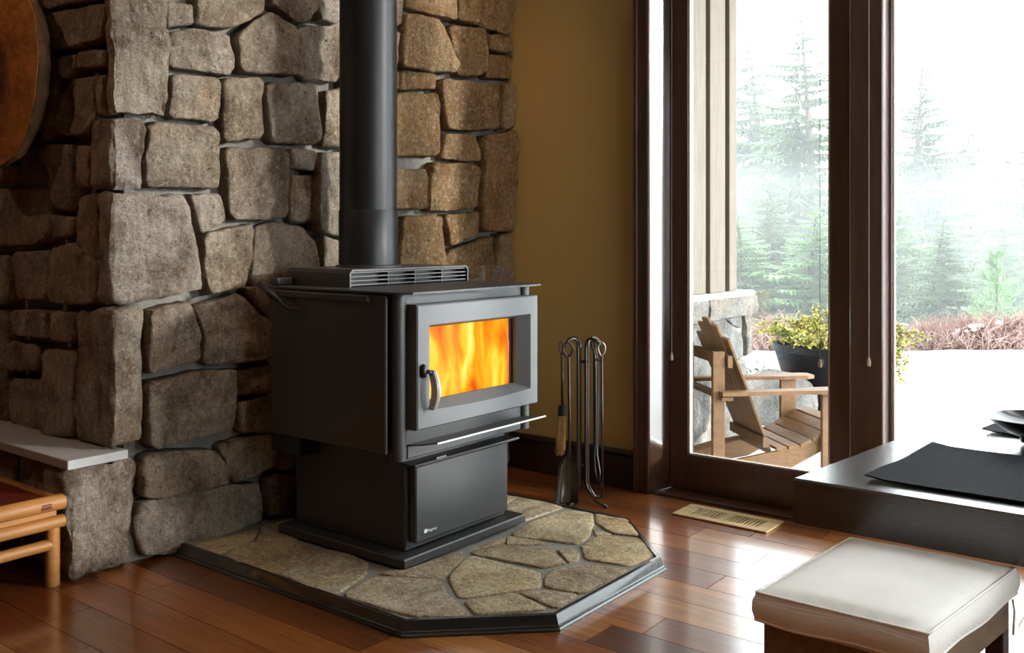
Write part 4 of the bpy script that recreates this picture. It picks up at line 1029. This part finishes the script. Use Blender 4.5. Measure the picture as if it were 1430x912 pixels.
# ------------------------------------------------------------------ slatted garden chair
ca = YAW + math.radians(10); E1 = Vector((math.cos(ca), math.sin(ca), 0)); E2 = Vector((-math.sin(ca), math.cos(ca), 0))
o_ = CP + FW * 6.25 + RT * 1.816; o_.z = DK; C0 = o_ - E2 * .275
ch = thing('garden_chair', C0 - E1 * .3, 'teak slatted reclining garden chair on the snowy terrace', 'chair')
def cp_(x, y, z): return C0 + E1 * x + E2 * y + Vector((0, 0, z))
def cbar(a, b, w, h, up, name, bev=.004): MB().bar(cp_(*a), cp_(*b), w, h, up, bev).build(name, M['teak'], ch)
UPZ = (0, 0, 1)
for s in (-1, 1):
    cbar((0, s * .275, .005), (0, s * .275, .545), .026, .11, E1, 'front_leg')
    # arm: plan outline
    pl = [(-.70, -.035), (-.70, .035), (-.2, .05), (-.05, .07), (.12, .07), (.17, .05), (.17, -.05), (.12, -.07), (-.05, -.07), (-.2, -.05)]
    MB().rings([[cp_(x, s * .29 + y, z) for x, y in pl] for z in (.545, .568)]).build('arm', M['teak'], ch)
    cbar((-.70, s * .25, .005), (-.70, s * .25, .80), .032, .075, E1, 'rear_post')
    # stringer with curved top
    top_ = [(-.80, .10), (-.55, .16), (-.36, .19), (-.2, .215), (-.05, .29), (.04, .33)]
    pts = [(-.82, .005)] + top_ + [(.04, .22), (-.3, .06), (-.72, .005)]
    MB().prism([cp_(x, s * .235 - .0125, z) for x, z in pts], E2 * .025).build('stringer', M['teak'], ch)
for i in range(6):
    x = -.335 + i * .078; z = [.198, .202, .213, .243, .285, .325][i]; z2 = [.202, .211, .240, .283, .322, .345][i]
    a, b = cp_(x, 0, z + .012), cp_(x + .066, 0, z2 + .012)
    t = (b - a).normalized(); up = E2.cross(t) * -1
    MB().bar((a + b) / 2 - E2 * .262, (a + b) / 2 + E2 * .262, (b - a).length, .018, t.cross(E2), .003).build('seat_slat', M['teak'], ch)
for i in range(5):
    y = (i - 2) * .092; hgt = .98 - .035 * abs(i - 2) ** 1.6
    x0, x1 = -.345, -.345 - .33 * (hgt - .17) / .8
    fan = 1.13
    MB().bar(cp_(x0, y * .92, .17), cp_(x1, y * fan, hgt), .096, .018, E1, .003).build('back_slat', M['teak'], ch)
cbar((-.40, -.25, .25), (-.40, .25, .25), .03, .06, UPZ, 'lower_back_rail')
cbar((-.635, -.28, .74), (-.635, .28, .74), .03, .07, UPZ, 'upper_back_rail')
cbar((-.66, -.30, .525), (-.66, .30, .525), .07, .022, UPZ, 'arm_rail')

# ------------------------------------------------------------------ planter with shrub
pc = onD(1168, 480, 7.9); pz = pc.z
pl_ = thing('planter', (pc.x, pc.y, DK), 'large dark tapered planter tub on the terrace', 'planter')
MB().lathe([(.33, DK + .01), (.36, DK + .05), (.50, pz - .06), (.515, pz - .05), (.515, pz), (.48, pz), (.465, pz - .05), (.30, pz - .06)], 40, (pc.x, pc.y, 0)).build('tub', M['planter'], pl_, smooth=True, autos=40)
MB().lathe([(.46, pz - .055), (.2, pz - .03), (.01, pz - .02)], 24, (pc.x, pc.y, 0)).build('soil', M['trunk'], pl_, smooth=True)
shr = thing('planter_shrub', (pc.x, pc.y, pz - .02), 'yellow-green leafy shrub spilling over the dark planter', 'shrub')
stems = MB(); lv = MB()
for i in range(210):
    a = R.uniform(0, 2 * PI); q = math.sqrt(R.random()) * .36
    L = R.uniform(.18, .52); out = R.uniform(.05, .34) * (q / .36 + .25)
    p0 = Vector((pc.x + q * math.cos(a), pc.y + q * math.sin(a), pz - .03))
    pts = [p0 + Vector((math.cos(a) * out * s, math.sin(a) * out * s, L * (s - .55 * s * s * (q / .36) * 1.5))) for s in (0, .25, .5, .75, 1.)]
    stems.tube(pts, .003, 4)
    for s in range(1, 5):
        for k in range(11):
            p = pts[s - 1].lerp(pts[s], R.random()); d = Vector((R.gauss(0, 1), R.gauss(0, 1), R.gauss(.2, .7))).normalized(); w = d.cross(Vector((R.gauss(0, 1), R.gauss(0, 1), R.gauss(0, 1)))).normalized()
            l = R.uniform(.022, .045); w = w * l * .3
            lv.add([p, p + d * l * .5 + w, p + d * l, p + d * l * .5 - w], [(0, 1, 2, 3)])
for i in range(14):   # trailing branches
    a = R.uniform(-1.3, -.1) ; p0 = Vector((pc.x + .45 * math.cos(a), pc.y + .45 * math.sin(a), pz))
    for j in range(90):
        s = R.random(); p = p0 + Vector((math.cos(a) * .12 * min(1, 2 * s), math.sin(a) * .12 * min(1, 2 * s), .03 - .28 * s * s)) + Vector((R.gauss(0, .02), R.gauss(0, .02), 0))
        d = Vector((R.gauss(0, 1), R.gauss(0, 1), R.gauss(-.4, .6))).normalized(); w = d.cross(Vector((R.gauss(0, 1), R.gauss(0, 1), R.gauss(0, 1)))).normalized(); l = R.uniform(.02, .04); w *= l * .3
        lv.add([p, p + d * l * .5 + w, p + d * l, p + d * l * .5 - w], [(0, 1, 2, 3)])
tag(stems.build('stems', M['stem'], shr), kind='stuff'); tag(lv.build('foliage', M['shrub'], shr), kind='stuff')
# boulder half buried in snow
bo = onD(1086, 572, 7.6)
def boulder(c, rx, ry, rz, name, label, m):
    mb = MB(); rg = []; n = 20
    for i in range(11):
        th = PI * i / 10; rg.append([Vector((c.x + rx * math.sin(th) * math.cos(2 * PI * j / n), c.y + ry * math.sin(th) * math.sin(2 * PI * j / n), c.z - rz * math.cos(th))) for j in range(n)])
    for r in rg:
        for p in r:
            d = (p - c); p += d * .35 * nz(p, 2.2, 4)
    return tag(mb.rings(rg).build(name, m, None, smooth=True, origin=(c.x, c.y, DK)), label, 'boulder')
boulder(Vector((bo.x, bo.y, DK + .16)), .34, .3, .28, 'boulder', 'grey boulder in the snow behind the garden chair', M['stone_out'])

# ------------------------------------------------------------------ conifers, shrubs
def conifer_meshes(h, rad, seed, lvl, nb, droop):
    rr = random.Random(seed); fo = MB(); tr = MB()
    tr.tube([(0, 0, 0), (rr.gauss(0, .02) * h, 0, h * .5), (0, 0, h)], [h * .014, h * .009, .004], 7)
    z = h * .06
    i = 0
    while z < h * .985:
        t = z / h; L0 = rad * ((1 - t) ** .82) * rr.uniform(.78, 1.12) + .03 * rad
        n = nb if t < .8 else max(3, nb - 2); a0 = rr.uniform(0, 6.28)
        for b in range(n):
            a = a0 + 2 * PI * b / n + rr.uniform(-.3, .3); L = L0 * rr.uniform(.65, 1.15); dr = droop * rr.uniform(.7, 1.3) * (1 - .7 * t)
            ca_, sa = math.cos(a), math.sin(a); ns = 9; zj = rr.uniform(-.6, .6) * h / lvl
            def bp(s): return Vector((ca_ * L * s, sa * L * s, z + zj + L * (.12 * s - dr * 1.25 * s * s + .16 * s ** 4)))
            side = Vector((-sa, ca_, 0))
            for k in range(1, ns + 1):
                s = k / ns; p = bp(s); ln = L * (.30 * (1 - s) + .10) * rr.uniform(.7, 1.2)
                for sg in (-1, 1):
                    tip = p + side * sg * ln * .8 + Vector((ca_, sa, 0)) * ln * .55 + Vector((0, 0, -ln * rr.uniform(.2, .8)))
                    q = bp(max(0, s - 1.15 / ns))
                    fo.add([q, p, tip], [(0, 1, 2)])
                    fo.add([p, p + Vector((0, 0, -ln * rr.uniform(.5, 1.2))) + side * sg * ln * .3, q], [(0, 1, 2)])
        z += h / lvl * rr.uniform(.75, 1.25) * (1 - .45 * t)
    def me(mb, nm, m):
        x = bpy.data.meshes.new(nm); x.from_pydata([tuple(p) for p in mb.v], [], mb.f); x.materials.append(m); return x
    return me(fo, 'conifer_foliage', M['needle']), me(tr, 'conifer_trunk', M['trunk']), h
CM = [conifer_meshes(10, 2.3, 1, 30, 7, .34), conifer_meshes(10, 2.7, 2, 26, 7, .42), conifer_meshes(10, 2.0, 3, 34, 6, .28)]
CML = [conifer_meshes(10, 3.4, 5, 24, 8, .25)]
for q in CML: q[0].materials[0] = M['needle_l']
trees = [  # u, top v, distance, variant, width factor, label
 (1118, 12, 21, 0, 1.4, 'tall hazy spruce in the middle of the glass door'),
 (1046, 40, 24, 1, 1.35, 'tall pale spruce beside the timber siding'),
 (1176, 150, 30, 2, 1.2, 'distant misty spruce just behind the window post'),
 (1290, 70, 23, 0, 1.35, 'tall misty spruce left of centre in the right window'),
 (1351, 158, 25, 1, 1.5, 'broad misty spruce right of centre in the right window'),
 (1418, 235, 33, 2, 1.3, 'faint far spruce at the right picture edge'),
 (1250, 255, 19, 2, 1.5, 'mid-height spruce hugging the right side of the window post'),
 (1320, 300, 17, 1, 1.9, 'low bushy spruce beneath the tall misty spruce'),
 (1400, 305, 20, 0, 1.9, 'low wide spruce at the lower right of the window'),
 (1075, 245, 18, 1, 1.7, 'bushy green spruce low in the glass door'),
 (1140, 290, 16.5, 0, 1.9, 'dense spruce right above the planter shrub'),
 (1452, 150, 21, 1, 1.5, 'big spruce reaching in from the right picture edge'),
 (1030, 300, 17, 2, 2.2, 'dense low spruce above the stone cap'),
]
for i, (u, v, d, k, wf, lab) in enumerate(trees):
    tp = onD(u, v, d); zb = gz(tp.x, tp.y) - .2; H_ = tp.z - zb
    src = CM[k]; s = H_ / src[2]
    if v > 240: src = CML[0] if i % 2 == 0 else CM[k]
    t = thing('conifer', (tp.x, tp.y, zb), lab, 'tree', 'misty conifers beyond the terrace')
    for nm, me in (('foliage', src[0]), ('trunk', src[1])):
        o = bpy.data.objects.new(nm, me); COL.objects.link(o); o.parent = t
    t.scale = (s * wf, s * wf, s); t.rotation_euler = (0, 0, i * 1.3)
yp = onD(1392, 356, 15.5); zb = gz(yp.x, yp.y) - .1
t = thing('young_pine', (yp.x, yp.y, zb), 'bright green young pine behind the red shrubs', 'tree')
mb = MB(); rr = random.Random(9); hh_ = yp.z - zb
MB().tube([(yp.x, yp.y, zb), (yp.x, yp.y, yp.z)], [.03, .008], 6).build('trunk', M['trunk'], t)
for lv_ in range(9):
    z = zb + hh_ * (.25 + .75 * lv_ / 8.5)
    for b in range(7):
        a = rr.uniform(0, 6.28); L = .38 * (1.05 - lv_ / 9); tip = Vector((yp.x + L * math.cos(a), yp.y + L * math.sin(a), z + L * 1.1)); p0 = Vector((yp.x, yp.y, z))
        for k in range(16):
            s = rr.random() ** .6; p = p0.lerp(tip, s); d = (tip - p0).normalized() + Vector((rr.gauss(0, .5), rr.gauss(0, .5), rr.gauss(0, .5))); w = d.cross(Vector((rr.gauss(0, 1), rr.gauss(0, 1), 1))).normalized() * .012
            mb.add([p - w, p + w, p + d.normalized() * .16], [(0, 1, 2)])
tag(mb.build('needles', M['needle_l'], t), kind='stuff')
for i, (u, v0, d, w, lab) in enumerate(((1310, 447, 12.9, .55, 'bare reddish shrub nearest the planter with snow on its twigs'), (1362, 438, 12.7, .6, 'bare reddish shrub in the middle with snow on its twigs'), (1418, 436, 12.8, .7, 'bare reddish shrub at the right picture edge with snow'), (1090, 440, 12.9, .6, 'bare reddish shrub glimpsed between stone cap and planter'))):
    tp = onD(u, v0, d); zb = gz(tp.x, tp.y); H_ = tp.z - zb; rr = random.Random(50 + i)
    t = thing('red_twig_shrub', (tp.x, tp.y, zb - .05), lab, 'shrub', 'red twig shrubs at the edge of the terrace')
    mb = MB(); sn = MB()
    for k in range(420):
        a = rr.uniform(0, 6.28); q = rr.uniform(0, w); p0 = Vector((tp.x + .6 * q * math.cos(a), tp.y + .6 * q * math.sin(a), zb - .05)); h = H_ * rr.uniform(.5, 1.05) * (1 - .35 * (q / w) ** 2)
        p1 = p0 + Vector((math.cos(a) * q * .6 + rr.gauss(0, .06), math.sin(a) * q * .6 + rr.gauss(0, .06), h)); m_ = p0.lerp(p1, .5) + Vector((rr.gauss(0, .04), rr.gauss(0, .04), 0))
        mb.tube([p0, m_, p1], [.008, .006, .004], 3)
        for _ in range(3):
            s = m_.lerp(p1, rr.random()); mb.tube([s, s + Vector((rr.gauss(0, .10), rr.gauss(0, .10), abs(rr.gauss(.08, .06))))], [.005, .003], 3)
    for k in range(9):
        a = rr.uniform(0, 6.28); q = rr.uniform(.2, 1) * w; c = Vector((tp.x + q * math.cos(a), tp.y + q * math.sin(a), zb + H_ * rr.uniform(.1, .8))); r_ = rr.uniform(.025, .07)
        sn.lathe([(.01, c.z - r_ * .4), (r_, c.z), (r_ * .7, c.z + r_ * .5), (.01, c.z + r_ * .7)], 8, (c.x, c.y, 0))
    tag(mb.build('twigs', M['redtwig'], t), kind='stuff'); tag(sn.build('snow_clumps', M['snow'], t, smooth=True), kind='stuff')
# low juniper between wall and planter
jp = onD(1064, 505, 8.6); t = thing('creeping_juniper', (jp.x, jp.y, DK), 'small blue-green juniper sprawling in the snow by the planter', 'shrub'); mb = MB(); rr = random.Random(77)
for k in range(900):
    a = rr.uniform(0, 6.28); q = rr.random() ** .5 * .26; p = Vector((jp.x + q * math.cos(a), jp.y + q * math.sin(a), DK + rr.uniform(.02, .34) * (1 - q / .3) + .03)); d = Vector((math.cos(a), math.sin(a), rr.gauss(0, .4))) * rr.uniform(.05, .10); w = Vector((-math.sin(a), math.cos(a), rr.gauss(0, .5))) * .012
    mb.add([p - w, p + w, p + d], [(0, 1, 2)])
tag(mb.build('foliage', M['needle'], t), kind='stuff')

# ------------------------------------------------------------------ mist over the slope
def mist(name, label, z0, z1, dens):
    fm = NT(name); fm.n.remove(fm.b)
    v_ = fm.node('ShaderNodeVolumeScatter'); v_.inputs['Color'].default_value = (.97, .985, 1., 1); v_.inputs['Density'].default_value = dens
    fm.link(v_.outputs[0], fm.out.inputs['Volume']); a = CP + FW * 12.6
    pts = [a - RT * 45, a + RT * 45, a + RT * 45 + FW * 50, a - RT * 45 + FW * 50]
    o = MB().hexa([(p.x, p.y, z0) for p in pts] + [(p.x, p.y, z1) for p in pts]).build(name, fm.m)
    tag(o, label, 'mist', kind='stuff')
mist('mist', 'thin pale mist between the trees on the slope', -12, 2.2, .022)
mist('low_cloud', 'denser white cloud drifting round the treetops', 2.201, 7.0, .0125)
